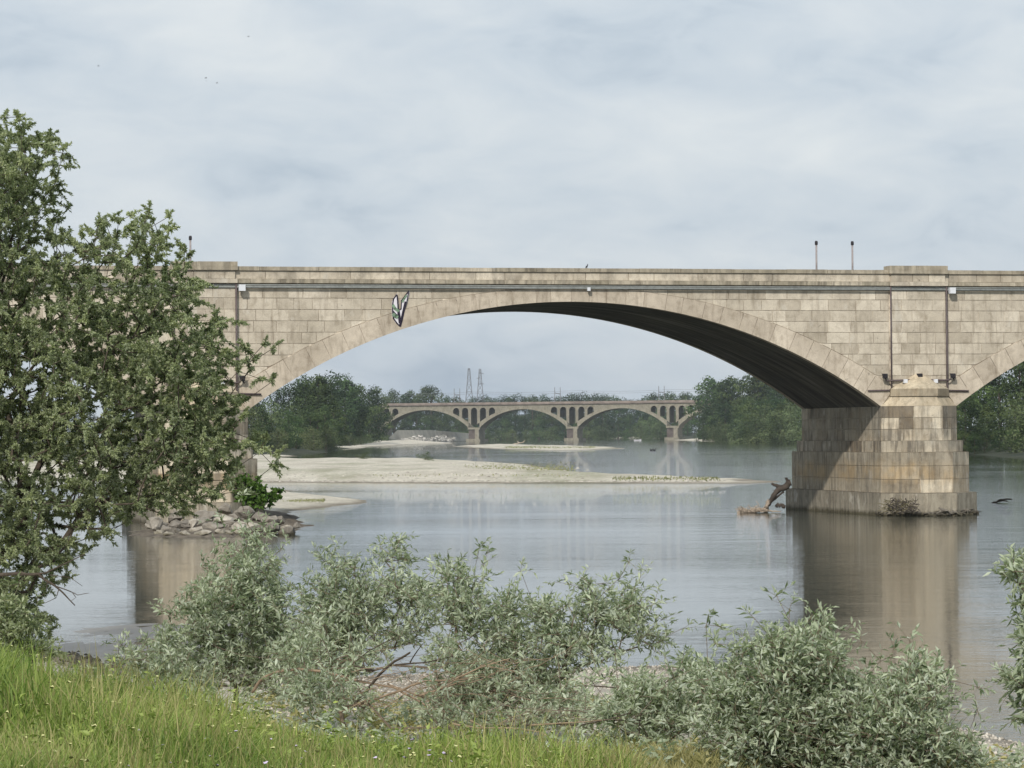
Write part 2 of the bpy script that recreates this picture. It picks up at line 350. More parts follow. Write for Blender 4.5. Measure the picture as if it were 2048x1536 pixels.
# bank lines of the far land, as (X, Y) points running away from the camera
LB = [gnd(-300, 925), gnd(0, 921), gnd(330, 918), gnd(500, 914), gnd(620, 906), gnd(690, 895), gnd(775, 887), gnd(860, 884), gnd(940, 881), gnd(1100, 877.5), gnd(1230, 876.2)]
RB = [gnd(2600, 935), gnd(2048, 914), gnd(1910, 907), gnd(1760, 898), gnd(1600, 888), gnd(1480, 882), gnd(1375, 879), gnd(1300, 875.5)]
def seg_dist(P, poly, closed):
    n = len(poly); best = np.full(len(P), 1e9)
    for i in range(n if closed else n - 1):
        a = poly[i]; b = poly[(i + 1) % n]; d = b - a
        t = np.clip(((P - a) @ d) / (d @ d), 0, 1)
        best = np.minimum(best, np.linalg.norm(P - a - t[:, None] * d, axis=1))
    return best
def inside(P, poly):
    r = np.zeros(len(P), bool); n = len(poly)
    for i in range(n):
        a = poly[i]; b = poly[(i + 1) % n]
        c = ((a[1] > P[:, 1]) != (b[1] > P[:, 1])) & (P[:, 0] < (b[0] - a[0]) * (P[:, 1] - a[1]) / (b[1] - a[1] + 1e-12) + a[0])
        r ^= c
    return r
LAND = np.array([(-2800., LB[0][1] - 60)] + [tuple(p) for p in LB] + [tuple(p) for p in RB[::-1]] + [(2800., RB[0][1] - 120), (2800., 3200.), (-2800., 3200.)])
def sdist(P, poly):
    d = seg_dist(P, poly, True); return np.where(inside(P, poly), d, -d)
def far_z(P):
    d = sdist(P, LAND) + 1.5 * np.sin(P[:, 0] * 0.13) + 1.2 * np.sin(P[:, 1] * 0.09 + P[:, 0] * .05)
    return np.clip(d * 0.12, -1.3, 2.2)
def gz(x, y): 
    if y < 90: return float(near_z(np.array([x]), np.array([y]))[0])
    return float(far_z(np.array([[x, y]]))[0])

ang = np.concatenate([np.linspace(-75, -14, 50)[:-1], np.linspace(-14, 14, 420), np.linspace(14, 75, 50)[1:]])
dist = np.concatenate([[-60, -5, 1, 4], np.geomspace(7, 90, 170), np.geomspace(90, 1700, 230)[1:], [2000, 2500, 3100]])
A, D = np.meshgrid(np.radians(ang), dist)
X = np.tan(A) * np.maximum(D, 12.0); Yg = D * 1.0
X = np.clip(X, -2700, 2700)
Pq = np.c_[X.ravel(), Yg.ravel()]
nz_ = near_z(Pq[:, 0], Pq[:, 1]); fz_ = far_z(Pq)
Z = np.where(Pq[:, 1] < 90, nz_, fz_)
nr, nc = X.shape
idx = np.arange(nr * nc).reshape(nr, nc)
Fq = np.stack([idx[:-1, :-1], idx[:-1, 1:], idx[1:, 1:], idx[1:, :-1]], -1).reshape(-1, 4)
o = mkobj('ground', np_mesh('ground', np.c_[Pq, Z], Fq, None, M['bank'], True)); tag(o, kind='structure')

b = MB(); b.face([(-2600, -30, 0), (2600, -30, 0), (2600, 3000, 0), (-2600, 3000, 0)])
o = b.build('river_water', M['water']); tag(o, kind='structure')

def bar(name, poly, hgt, slope, step, mat, wob=1.0, seed=1, rough=0.05):
    poly = np.array([tuple(p) for p in poly]); lo = poly.min(0) - 3; hi = poly.max(0) + 3
    xs = np.arange(lo[0], hi[0], step); ys = np.arange(lo[1], hi[1], step * 1.6)
    Xb, Yb = np.meshgrid(xs, ys); P = np.c_[Xb.ravel(), Yb.ravel()]
    d = sdist(P, poly)
    r = np.random.default_rng(seed)
    for k in range(6):
        fx, fy, ph = r.uniform(.03, .5) / wob, r.uniform(.03, .35) / wob, r.uniform(0, 6)
        d = d + wob * 0.35 * np.sin(P[:, 0] * fx + P[:, 1] * fy + ph)
    z = np.clip(d * slope, -0.25, hgt)
    z = z + rough * np.sin(P[:, 0] * 1.1 + 2 * np.sin(P[:, 1] * .4)) * np.sin(P[:, 1] * 0.7) + rough * r.normal(0, .35, len(z))
    n1_, n2_ = Xb.shape; idx = np.arange(n1_ * n2_).reshape(n1_, n2_)
    q = np.stack([idx[:-1, :-1], idx[:-1, 1:], idx[1:, 1:], idx[1:, :-1]], -1).reshape(-1, 4)
    q = q[(z[q].max(1) > -0.1)]
    o = mkobj(name, np_mesh(name, np.c_[P, z], q, None, mat, True)); tag(o, kind='structure'); return o
PA = [gnd(-120, 958), gnd(300, 965), gnd(700, 965.5), gnd(1100, 966.5), gnd(1400, 967), gnd(1550, 966.5),
      gnd(1500, 962), gnd(1410, 956), gnd(1290, 953), gnd(1200, 951), gnd(1130, 940), gnd(1075, 930), gnd(1000, 925), gnd(800, 925), gnd(520, 926), gnd(300, 928), gnd(-120, 932)]
bar('gravel_bar', PA, 0.62, 0.055, 1.3, M['gravelg'], 2.0, 3)
PB = [gnd(430, 1035), gnd(560, 1026), gnd(640, 1017), gnd(700, 1008), gnd(745, 1001), gnd(690, 996), gnd(620, 989), gnd(585, 985), gnd(540, 978), gnd(470, 974), gnd(400, 985)]
bar('gravel_bar', PB, 0.42, 0.10, 0.5, M['gravel'], 0.5, 5, 0.03)
PC = [gnd(900, 893), gnd(1000, 898), gnd(1120, 901), gnd(1240, 898), gnd(1225, 895), gnd(1130, 892), gnd(1000, 890)]
bar('gravel_bar', PC, 0.5, 0.05, 2.5, M['gravelg'], 2.5, 8)
PD = [gnd(430, 921), gnd(520, 918), gnd(585, 914), gnd(560, 909), gnd(500, 900), gnd(430, 900)]
bar('gravel_bar', PD, 1.2, 0.06, 1.6, M['gravel'], 2.0, 9)
PE = [gnd(655, 897), gnd(720, 896), gnd(800, 889), gnd(900, 887), gnd(860, 883), gnd(770, 885), gnd(690, 888)]
bar('gravel_bar', PE, 1.4, 0.08, 3, M['gravel'], 3, 10)
PF = [gnd(1360, 881), gnd(1410, 882.5), gnd(1490, 884), gnd(1490, 879), gnd(1430, 876), gnd(1390, 876)]
bar('gravel_bar', PF, 2.0, 0.07, 4, M['gravel'], 3, 11)
PG = [gnd(1215, 877.5), gnd(1300, 878), gnd(1320, 876.5), gnd(1280, 873.5), gnd(1230, 873.5)]
bar('gravel_bar', PG, 2.2, 0.06, 5, M['gravel'], 3, 12)
PM = [gnd(120, 1268), gnd(270, 1250), gnd(430, 1248), gnd(600, 1243), gnd(700, 1262), gnd(690, 1330), gnd(500, 1360), gnd(280, 1350), gnd(140, 1310)]
bar('mud_flat', PM, 0.012, 0.05, 0.16, M['mud'], 0.9, 13, 0.026)
# paved slope with white rubble under the far bridge
me_v = []; b = MB()
for i in range(30):
    e0, e1 = gnd(768, 885.6), gnd(930, 882.6); p = e0 + (e1 - e0) * i / 30; p2 = e0 + (e1 - e0) * (i + 1) / 30
    hA, hB = 4.6 - 0.09 * max(0, i - 12), 4.6 - 0.09 * max(0, i - 11)
    b.face([(p[0], p[1], 0.1), (p2[0], p2[1], 0.1), (p2[0] + 4, p2[1] + 22, hB), (p[0] + 4, p[1] + 22, hA)], rng.random())
    b.face([(p[0] + 4, p[1] + 22, hA), (p2[0] + 4, p2[1] + 22, hB), (p2[0] + 4, p2[1] + 32, hB - 3), (p[0] + 4, p[1] + 32, hA - 3)], rng.random())
o = b.build('embankment', M['slab']); tag(o, kind='structure')
b = MB()
for i in range(420):
    u = rng.random(); p = e0 + (e1 - e0) * (.16 + .68 * u); k = rng.random() ** 0.8 * (0.3 + .3 * math.sin(u * 7) ** 2)
    q = np.array([p[0] + 4 * k, p[1] + 22 * k - 0.4, 0.1 + 4.2 * k]); s_ = rng.uniform(0.3, 0.9)
    pts = [q + rng.normal(0, s_ * .5, 3) * (1, .6, .7) for _ in range(6)]
    for a_, b_, c_ in ((0, 1, 2), (0, 2, 3), (0, 3, 4), (1, 2, 5), (3, 4, 5), (0, 4, 5)): b.face([pts[a_], pts[b_], pts[c_]])
o = b.build('white_rubble', M['whitestone']); tag(o, 'band of bright white rubble on the sloping bank under the far bridge', 'rubble', None, 'stuff')

# ------------------------------------------------------------------ the stone bridge
PITCH = 27.15; HW = 1.5; CZ = -12.44; R = 20.46; WID = 8.9; SPR = 4.10
ox, oy = 27.975, 105.0
borg = (ox * math.cos(TH) - oy * math.sin(TH), ox * math.sin(TH) + oy * math.cos(TH), 0)
bridge = empty('stone_arch_bridge', borg, TH)
tag(bridge, 'long pale stone arch bridge crossing the river in the foreground', 'bridge')
ARC = [-2, -1, 0, 1, 2]
def intr(x):
    k = round(x / PITCH); dx = x - k * PITCH
    if abs(dx) > 12.07: return SPR
    return CZ + math.sqrt(R * R - dx * dx)
def thick(dx): return 0.5 + 0.36 * min(1.0, abs(dx) / 12.0) ** 1.3
def extr(x):
    k = round(x / PITCH); dx = x - k * PITCH; t = thick(dx)
    v = (R + t) ** 2 - dx * dx
    return CZ + math.sqrt(v) if abs(dx) < 12.9 else SPR
def block(mb, poly, mapf, proud, tone):
    n = len(poly)
    mb.face([mapf(u, v, proud) for u, v in poly], tone)
    for i in range(n):
        a = poly[i]; c = poly[(i + 1) % n]
        mb.face([mapf(a[0], a[1], 0), mapf(c[0], c[1], 0), mapf(c[0], c[1], proud), mapf(a[0], a[1], proud)], tone)
def courses(mb, u0, u1, levels, mapf, lower=None, proud=0.02, wmin=0.5, wmax=1.15, gap=0.011, r=random, tb=0.5, ts=0.28, dirty=0.0):
    for ci in range(len(levels) - 1):
        v0, v1 = levels[ci], levels[ci + 1]
        u = u0; first = True
        while u < u1 - 1e-6:
            w = r.uniform(wmin, wmax) * (0.6 if first and ci % 2 else 1); first = False
            e = u + w
            if u1 - e < wmin * 0.6: e = u1
            tone = min(1, max(0, r.gauss(tb, ts)))
            if dirty: tone = r.uniform(0, .15) if r.random() < dirty else max(.35, tone)
            if lower is None:
                block(mb, [(u + gap, v0 + gap), (e - gap, v0 + gap), (e - gap, v1 - gap), (u + gap, v1 - gap)], mapf, proud, tone)
            else:
                xs = [u + gap + (e - u - 2 * gap) * k / 6 for k in range(7)]
                lo = [max(v0 + gap, lower(x) + gap) for x in xs]
                ok = [k for k in range(7) if lo[k] < v1 - gap - 0.01]
                if len(ok) >= 2:
                    pl = [(xs[k], lo[k]) for k in ok] + [(xs[ok[-1]], v1 - gap), (xs[ok[0]], v1 - gap)]
                    block(mb, pl, mapf, proud, tone)
            u = e
LV = [8.48 + 0.001, 8.12] + [8.12 - 0.41 * k for k in range(1, 11)]
LV = LV[::-1]
fm = lambda u, v, d: (u, -d, v)
# wall: backing body + ashlar facing, front and back
wall = MB(); XE = 2.5 * PITCH
xs = np.unique(np.round(np.concatenate([np.arange(-XE, XE + .01, 0.35)] + [[k * PITCH - 12.07, k * PITCH + 12.07, k * PITCH - 12.071, k * PITCH + 12.071] for k in ARC]), 4))
for a, c in zip(xs[:-1], xs[1:]):
    if c - a < 0.01: continue
    za, zc = intr(a + 1e-4) + 0.02, intr(c - 1e-4) + 0.02
    wall.face([(a, 0, za), (c, 0, zc), (c, 0, 8.6), (a, 0, 8.6)], -1)
    wall.face([(c, WID, zc), (a, WID, za), (a, WID, 8.6), (c, WID, 8.6)], -1)
rr = random.Random(3)
for k in range(-3, 3):
    courses(wall, k * PITCH + PITCH / 2 + 1.10, (k + 1) * PITCH + PITCH / 2 - 1.16, LV, fm, extr, 0.02, r=rr)
    courses(wall, k * PITCH + PITCH / 2 + 1.16, (k + 1) * PITCH + PITCH / 2 - 1.16, LV, lambda u, v, d: (u, WID + d, v), extr, 0.02, wmin=.9, wmax=1.8, r=rr)
wall.build('spandrel_wall', M['stone'], bridge)
road = MB(); road.face([(-XE, .3, 8.604), (XE, .3, 8.604), (XE, WID - .3, 8.604), (-XE, WID - .3, 8.604)])
road.build('roadway', M['asphalt'], bridge)
for k in ARC:
    rings = [MB(), MB()]; so_ = MB(); x0 = k * PITCH
    n = 36; a0 = math.asin(12.07 / R)
    cuts = [-a0]
    for i in range(1, n): cuts.append(-a0 + 2 * a0 * i / n + rr.uniform(-.006, .006))
    cuts.append(a0)
    for side in (0, 1):
        for i in range(n):
            sub = [cuts[i] + (cuts[i + 1] - cuts[i]) * j / 3 for j in range(4)]
            ga = 0.0004
            sub[0] += ga; sub[-1] -= ga
            inn = [(x0 + R * math.sin(a), CZ + R * math.cos(a)) for a in sub]
            outp = []
            for a in sub:
                t = thick(R * math.sin(a)); q = (R + t)
                z = CZ + q * math.cos(a); x = x0 + q * math.sin(a)
                if z > 8.5:
                    q *= 1; z = 8.5
                if z < SPR + .02: z = SPR + .02
                outp.append((x, z))
            poly = inn + outp[::-1]
            tone = min(1, max(0, rr.gauss(.5, .3)))
            if side == 0: block(rings[0], poly, lambda u, v, d: (u, 0.3 - d, v), 0.355, tone)
            else: block(rings[1], poly, lambda u, v, d: (u, WID - 0.3 + d, v), 0.355, tone)
    # dark joints behind voussoirs
    m = 60
    for i in range(m):
        a = -a0 + 2 * a0 * i / m; c = -a0 + 2 * a0 * (i + 1) / m
        pa = (x0 + (R + .012) * math.sin(a), CZ + (R + .012) * math.cos(a)); pc = (x0 + (R + .012) * math.sin(c), CZ + (R + .012) * math.cos(c))
        rings[0].face([(pa[0], -0.035, pa[1]), (pc[0], -0.035, pc[1]), (pc[0], -0.035, min(8.49, pc[1] + .45)), (pa[0], -0.035, min(8.49, pa[1] + .45))], -1)
        so_.face([(pa[0], 0.03, pa[1]), (pa[0], WID - .03, pa[1]), (pc[0], WID - .03, pc[1]), (pc[0], 0.03, pc[1])], 0.5)
    for q_ in rings: q_.build('arch_ring', M['ring'], bridge)
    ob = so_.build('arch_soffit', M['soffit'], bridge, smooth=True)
    at_ = ob.data.attributes.new('suv', 'FLOAT_VECTOR', 'POINT')
    co = np.array(so_.v); th = np.arctan2(co[:, 0] - x0, co[:, 2] - CZ)
    at_.data.foreach_set('vector', np.c_[th * R + x0 * 3, co[:, 1], co[:, 1] * 0].ravel().astype(np.float32))
# parapet, coping, cornice
par = MB(); cor = MB()
for side in (0, 1):
    yo = 0 if side == 0 else WID
    sg = -1 if side == 0 else 1
    mf = (lambda u, v, d: (u, -d, v)) if side == 0 else (lambda u, v, d: (u, WID + d, v))
    y0, y1 = (0.0, 0.33) if side == 0 else (WID - .33, WID)
    cop = MB()
    par.box((-XE, y0, 8.61), (XE, y1, 9.1), -1)
    courses(par, -XE, XE, [8.80, 9.105], mf, None, 0.03, .9, 1.9, r=rr)
    u = -XE
    while u < XE:
        w = rr.uniform(1.2, 2.2)
        cop.box((u + .006, y0 - .09, 9.107 + rr.uniform(-.002, .002)), (u + w - .006, y1 + .09, 9.25 + rr.uniform(-.006, .006)), min(1, max(0, rr.gauss(.5, .25)))); u += w
    u = -XE
    while u < XE:
        w = rr.uniform(.9, 1.5)
        ya, yb = (-0.16, -0.001) if side == 0 else (WID + .001, WID + .16)
        cor.box((u + .005, ya, 8.655), (u + w - .005, yb, 8.797 + rr.uniform(-.004, .004)), min(1, max(0, rr.gauss(.45, .25)))); u += w
    cop.build('coping', M['coping'], bridge)
    cor.box((-XE, -0.06 if side == 0 else WID + .001, 8.56), (XE, -.001 if side == 0 else WID + .06, 8.652), 0.4)
par.build('parapet', M['stone'], bridge); cor.build('cornice', M['coping'], bridge)

# pilasters and piers
def pier_plan(hw, y0, c, y1):
    return [(-hw, y0), (-hw + c, y0 - c), (hw - c, y0 - c), (hw, y0), (hw, y1), (hw - c, y1 + c), (-hw + c, y1 + c), (-hw, y1)]
def tier(mb, xc, plan, levels, wmin=.7, wmax=1.35, top=True, tb=.5, proud=.03, ts=.3):
    n = len(plan); z0, z1 = levels[0], levels[-1]
    for i in range(n):
        a = np.array(plan[i]); c = np.array(plan[(i + 1) % n]); e = c - a; Ln = np.linalg.norm(e); e = e / Ln
        nn = np.array([-e[1], e[0]]) * -1
        ctr = np.mean(plan, 0)
        if nn @ ((a + c) / 2 - ctr) < 0: nn = -nn
        mb.face([(xc + a[0], a[1], z0), (xc + c[0], c[1], z0), (xc + c[0], c[1], z1), (xc + a[0], a[1], z1)], -1)
        mf = lambda u, v, d, a=a, e=e, nn=nn: (xc + a[0] + e[0] * u + nn[0] * d, a[1] + e[1] * u + nn[1] * d, v)
        courses(mb, 0, Ln, levels, mf, None, proud, wmin, wmax, .008, rr, tb + (.12 if i < 3 else -.08), ts if i < 3 else ts * .45, dirty=(.17 if i < 3 else .02) if ts > .2 else 0)
    if top:
        pr = proud - .002
        mb.face([(xc + p[0] * (1 + pr / 2), p[1] + (-pr if p[1] < 4 else pr), z1 - .004) for p in plan], tb + .1)
def frustum(mb, xc, p0, z0, p1, z1, tones):
    n = len(p0)
    for i in range(n - 1):
        a, c, d, e = p0[i], p0[i + 1], p1[i + 1], p1[i]
        m = max(1, int(round(math.hypot(c[0] - a[0], c[1] - a[1]) / .55)))
        for k in range(m):
            f0, f1 = k / m, (k + 1) / m
            L_ = lambda s, t, f: (xc + s[0] + (t[0] - s[0]) * f, s[1] + (t[1] - s[1]) * f)
            q0, q1, q2, q3 = L_(a, c, f0), L_(a, c, f1), L_(e, d, f1), L_(e, d, f0)
            mb.face([(*q0, z0), (*q1, z0), (*q2, z1), (*q3, z1)], rr.uniform(*tones))
for pi_, xc in enumerate([(-2.5 + k) * PITCH for k in range(6)]):
    pil = MB()
    pil.box((xc - 1.1, -.09, 4.4), (xc + 1.1, -.001, 8.63), -1)
    courses(pil, xc - 1.1, xc + 1.1, LV, lambda u, v, d: (u, -.09 - d, v), None, .02, .5, .9, r=rr)
    courses(pil, xc - 1.1, xc + 1.1, [8.80, 9.105], lambda u, v, d: (u, -.09 - d, v), None, .03, .5, .9, r=rr)
    pil.box((xc - 1.1, -.09, 8.63), (xc + 1.1, -.001, 9.11), -1)
    pil.box((xc - 1.16, -.23, 8.65), (xc + 1.16, -.162, 8.80), .5)
    pil.build('pilaster', M['stone'], bridge)
    cp = MB()
    cp.box((xc - 1.17, -.2, 9.252), (xc - .25, .45, 9.41), .55); cp.box((xc - .249, -.2, 9.252), (xc + 1.17, .45, 9.415), .7)
    cp.box((xc - 1.18, -.2, 9.112), (xc + 1.18, -.092, 9.25), .5)
    cp.build('coping_block', M['coping'], bridge)
    pm = MB()
    y1 = WID
    tier(pm, xc, pier_plan(HW, -.05, .93, y1 + .05), [2.79, 3.23, 3.66, 4.10])
    tier(pm, xc, pier_plan(1.63, -.32, 1.0, y1 + .32), [2.36, 2.79], tb=.55)
    pr = pm.build('pier', M['pier'], bridge)
    pl_ = MB(); tier(pl_, xc, pier_plan(1.74, -.62, 1.1, y1 + .62), [0.84, 1.35, 1.85, 2.36], .7, 1.5, tb=.55); pl_.build('pier_base', M['pierlow'], pr)
    pb = MB()
    tier(pb, xc, pier_plan(1.9, -1.0, 1.35, y1 + 1.0), [-1.3, 0.84], 1.5, 3.5, ts=.12, proud=.02)
    pb.build('plinth', M['plinth'], pr)
    for sgn, yb in ((1, 0), (-1, y1)):
        cw = MB()
        T = lambda pts: [(p[0], yb + sgn * p[1]) for p in pts]
        A_ = T([(-HW - .03, .0), (-HW - .03, -.05), (-HW + .93, -.99), (HW - .93, -.99), (HW + .03, -.05), (HW + .03, 0)])
        B_ = T([(-1.12, 0), (-1.12, -.14), (-1.12 + .74, -.86), (1.12 - .74, -.86), (1.12, -.14), (1.12, 0)])
        frustum(cw, xc, A_, 4.10, B_, 4.47, (.45, .8))
        C_ = T([(-1.17, 0), (-1.17, -.17), (-1.17 + .74, -.92), (1.17 - .74, -.92), (1.17, -.17), (1.17, 0)])
        frustum(cw, xc, C_, 4.47, C_, 4.75, (.0, .35))
        cw.face([(xc + p[0], p[1], 4.47) for p in C_], .3)
        D_ = T([(-.02, -.02)] * 2 + [(-.02, -.03), (.02, -.03)] + [(.02, -.02)] * 2)
        frustum(cw, xc, C_, 4.75, T([(-.1, -.1)] * 2 + [(-.05, -.12), (.05, -.12)] + [(.1, -.1)] * 2), 5.34, (.6, 1.0))
        cw.build('cutwater_cap', M['cap'], pr)

# pipes, conduits, boxes, lights on the bridge
PC1, PC0 = PITCH / 2, -PITCH / 2       # right and left visible piers
def pipe(name, pts, r, mat='pipe', n=8):
    b = MB(); b.tube(pts, r, n); return b.build(name, M[mat], bridge, smooth=True)
for z in (8.585, 8.53, 8.50):
    pipe('conduit', [(-XE, -.13 if z > 8.55 else -.15, z), (XE, -.13 if z > 8.55 else -.15, z)], .024, 'conduit')
for xc in (PC0, PC1):
    pipe('drainpipe', [(xc + 1.12, -.16, 8.62), (xc + 1.12, -.16, 4.75), (xc + 1.2, -.1, 4.68), (xc + 2.0, -.1, 4.66)], .034)
    pipe('drainpipe', [(xc - 1.13, -.16, 8.62), (xc - 1.13, -.16, 4.8), (xc - 1.2, -.1, 4.70), (xc - 2.05, -.1, 4.69)], .03)
    b = MB(); b.box((xc + 1.2, -.34, 8.36), (xc + 1.43, -.17, 8.585)); o = b.build('junction_box', M['white'], bridge)
    pipe('lamp_bracket', [(xc - 1.35, -.2, 5.06), (xc - .1, -.2, 5.09), (xc + 1.12, -.2, 5.07), (xc + 1.25, -.2, 5.12)], .035)
    for dx in (-.62, .6):
        b = MB(); b.box((xc + dx - .07, -.33, 4.97), (xc + dx + .07, -.19, 5.11)); b.build('junction_box', M['white'], bridge)
        b = MB(); b.box((xc + dx - .1, -.28, 4.9), (xc + dx + .1, -.2, 4.965)); b.build('box_mount', M['black'], bridge)
    for dx in (-1.42, -.02, 1.32):
        b = MB(); x_ = xc + dx
        b.tube([(x_ + .06, -.2, 5.06), (x_, -.26, 5.17)], .025, 6)
        b.face([(x_ - .13, -.2, 5.33), (x_ + .12, -.2, 5.33), (x_ + .07, -.3, 5.14), (x_ - .07, -.3, 5.14)])
        b.box((x_ - .1, -.32, 5.16), (x_ + .08, -.22, 5.3))
        b.build('floodlight', M['black'], bridge)
b = MB(); b.box((.55, -.26, 8.41), (.66, -.17, 8.54)); b.build('junction_box', M['white'], bridge)

# painted tag on the wall: two leaf shapes meeting at the bottom
def facept(cx, cy):
    d = ray(740 + cx / 12.8, 560 + cy / 12.8); c, s = math.cos(TH), math.sin(TH)
    lx, ly = d[0] * c + d[1] * s, -d[0] * s + d[1] * c
    t = (oy - .06) / ly; return (lx * t - ox, H + d[2] * t)
def paint(mb, pts, y): mb.face([(facept(*p)[0], y, facept(*p)[1]) for p in pts])
def stroke(mb, pts, w, y):
    q = [np.array(facept(*p)) for p in pts]
    for a, c in zip(q[:-1], q[1:]):
        d = c - a; l = np.linalg.norm(d); d /= l; nn = np.array([-d[1], d[0]]) * w / 2; e = d * w * .3
        mb.face([(*(a - e + nn), 0), (*(a - e - nn), 0), (*(c + e - nn), 0), (*(c + e + nn), 0)])
        mb.v[-4:] = [(v[0], y, v[1]) for v in mb.v[-4:]]
LFT = [(690, 350), (600, 450), (560, 560), (555, 800), (575, 960), (640, 1080), (770, 1200), (760, 1080), (735, 1000), (730, 780), (735, 600), (715, 450)]
RGT = [(1010, 260), (900, 390), (800, 500), (780, 740), (730, 790), (750, 1080), (775, 1200), (830, 1060), (880, 800), (960, 560), (1010, 330)]
b = MB(); paint(b, LFT, -.0595); paint(b, RGT, -.0602); gr = b.build('graffiti', M['paintw'], bridge)
b = MB()
stroke(b, [(680, 380), (600, 490), (580, 640), (580, 800), (600, 980), (690, 1110), (765, 1180)], .05, -.0625)
stroke(b, [(690, 390), (710, 560), (722, 780), (745, 1000), (770, 1120)], .05, -.064)
stroke(b, [(990, 285), (880, 430), (805, 530), (795, 740), (725, 785)], .045, -.0655)
stroke(b, [(990, 300), (950, 520), (900, 700), (870, 800)], .04, -.067)
stroke(b, [(910, 570), (850, 830), (800, 1050), (770, 1170)], .09, -.0685)
stroke(b, [(725, 790), (745, 920), (765, 1080)], .1, -.070)
stroke(b, [(590, 800), (650, 870), (725, 920)], .05, -.0715)
b.build('outline_paint', M['paintk'], gr)
for pts_, w_, y_ in (([(590, 650), (640, 730), (720, 790)], .1, -.073), ([(600, 880), (650, 930), (690, 950)], .12, -.0745), ([(930, 400), (870, 480), (830, 560)], .06, -.076)):
    b = MB(); stroke(b, pts_, w_, y_); b.build('green_stripe', M['paintg'], gr)

# short posts on the deck, and the bird on the parapet
def loc2world(x, y, z):
    return (borg[0] + x * math.cos(TH) - y * math.sin(TH), borg[1] + x * math.sin(TH) + y * math.cos(TH), z)
post = empty('deck_post', (0, 0, 0), TH)
b = MB(); b.tube([(0, 0, 0), (0, 0, 1.66)], .036, 10); b.build('pole', M['pole'], post, smooth=True)
b = MB(); b.tube([(0, 0, 1.64), (0, 0, 1.66), (0, 0, 1.76), (0, 0, 1.8)], [.04, .058, .058, .04], 10); b.build('cap', M['black'], post)
posts = []
for k, (px, lab) in enumerate([(1633, 'short post with black cap, left one of the pair above the parapet at right'),
                               (1705, 'short post with black cap, right one of the pair above the parapet at right'),
                               (381, 'lone post with black cap on the bridge beside the leafy tree crown')]):
    if k == 0: r_ = post
    else:
        r_ = post.copy(); C.objects.link(r_)
        for ch in posts[0].children:
            c_ = ch.copy(); C.objects.link(c_); c_.parent = r_
    posts.append(r_)
    d = ray(px, 530); c, s = math.cos(TH), math.sin(TH); lx, ly = d[0] * c + d[1] * s, -d[0] * s + d[1] * c
    yl = 1.2; x_ = lx / ly * (oy + yl) - ox
    r_.location = loc2world(x_, yl, 8.62)
    tag(r_, lab, 'post', 'posts standing on the bridge deck')
def bird(name, loc, s, flying, rz, label, cat='bird', grp=None):
    b = MB()
    if not flying:
        b.tube([(-.5, 0, .0), (-.25, 0, .25), (0, 0, .5), (.12, 0, .8), (.2, 0, 1.0), (.34, 0, 1.0)], [.04, .14, .24, .2, .13, .02], 8)
        b.tube([(-.1, .06, .3), (-.08, .06, -.02)], .03, 5); b.tube([(-.02, -.06, .35), (0, -.06, -.02)], .03, 5)
        b.face([(-.2, .2, .6), (.05, .22, .7), (-.45, .1, .05)])
    else:
        b.tube([(-.5, 0, 0), (-.3, 0, 0), (0, 0, .02), (.25, 0, .02), (.36, 0, 0)], [.02, .08, .12, .08, .01], 8)
        for sg in (1, -1):
            b.face([(.15, 0, .05), (.1, sg * .5, .28), (-.15, sg * 1.1, .2), (-.05, sg * .5, .22), (-.15, 0, .04)])
    o = b.build(name, M['feather'], None, loc, True); o.scale = (s, s, s); o.rotation_euler = (0, 0, rz)
    tag(o, label, cat, grp); return o
d = ray(1174, 530); c, s = math.cos(TH), math.sin(TH); lx, ly = d[0] * c + d[1] * s, -d[0] * s + d[1] * c
bird('bird', loc2world(lx / ly * (oy + .1) - ox, .1, 9.256), .15, False, TH + .3, 'small dark bird perched on the bridge parapet above the arch crown')
for px, py, s_, rz, lab in [(497, 73, .17, .8, 'tiny dark bird flying highest in the sky at left'), (412, 156, .19, .1, 'upper one of the small cluster of birds flying in the sky above the leafy tree'),
                            (413, 162, .1, 1.2, 'smallest bird just below another in the cluster in the sky'), (434, 166, .17, .2, 'pale bird at the right end of the cluster in the sky'), (197, 132, .16, .2, 'faint bird flying alone at far left above the tree crown')]:
    bird('flying_bird', at(px, py, 190), s_, True, rz, lab, 'bird', 'birds flying in the sky')

# ------------------------------------------------------------------ rocks and driftwood
def rock(name, loc, size, mat, label, seed, grp='boulders round the left pier'):
    r = np.random.default_rng(seed); b = MB()
    import bmesh
    bm = bmesh.new(); bmesh.ops.create_icosphere(bm, subdivisions=2, radius=1)
    cuts = [(r.normal(0, 1, 3), r.uniform(.45, .8)) for _ in range(9)]
    for v in bm.verts:
        p = np.array(v.co)
        for nn, h in cuts:
            nn = nn / np.linalg.norm(nn); k = p @ nn
            if k > h: p = p - nn * (k - h)
        v.co = Vector(p * size + r.normal(0, .02, 3))
    me = bpy.data.meshes.new(name); bm.to_mesh(me); bm.free()
    a = me.attributes.new('tone', 'FLOAT', 'FACE'); a.data.foreach_set('value', np.full(len(me.polygons), r.uniform(.2, .9), np.float32))
    me.materials.append(mat)
    o = mkobj(name, me, None, loc); o.rotation_euler = (0, 0, r.uniform(0, 3)); tag(o, label, 'boulder', grp); return o
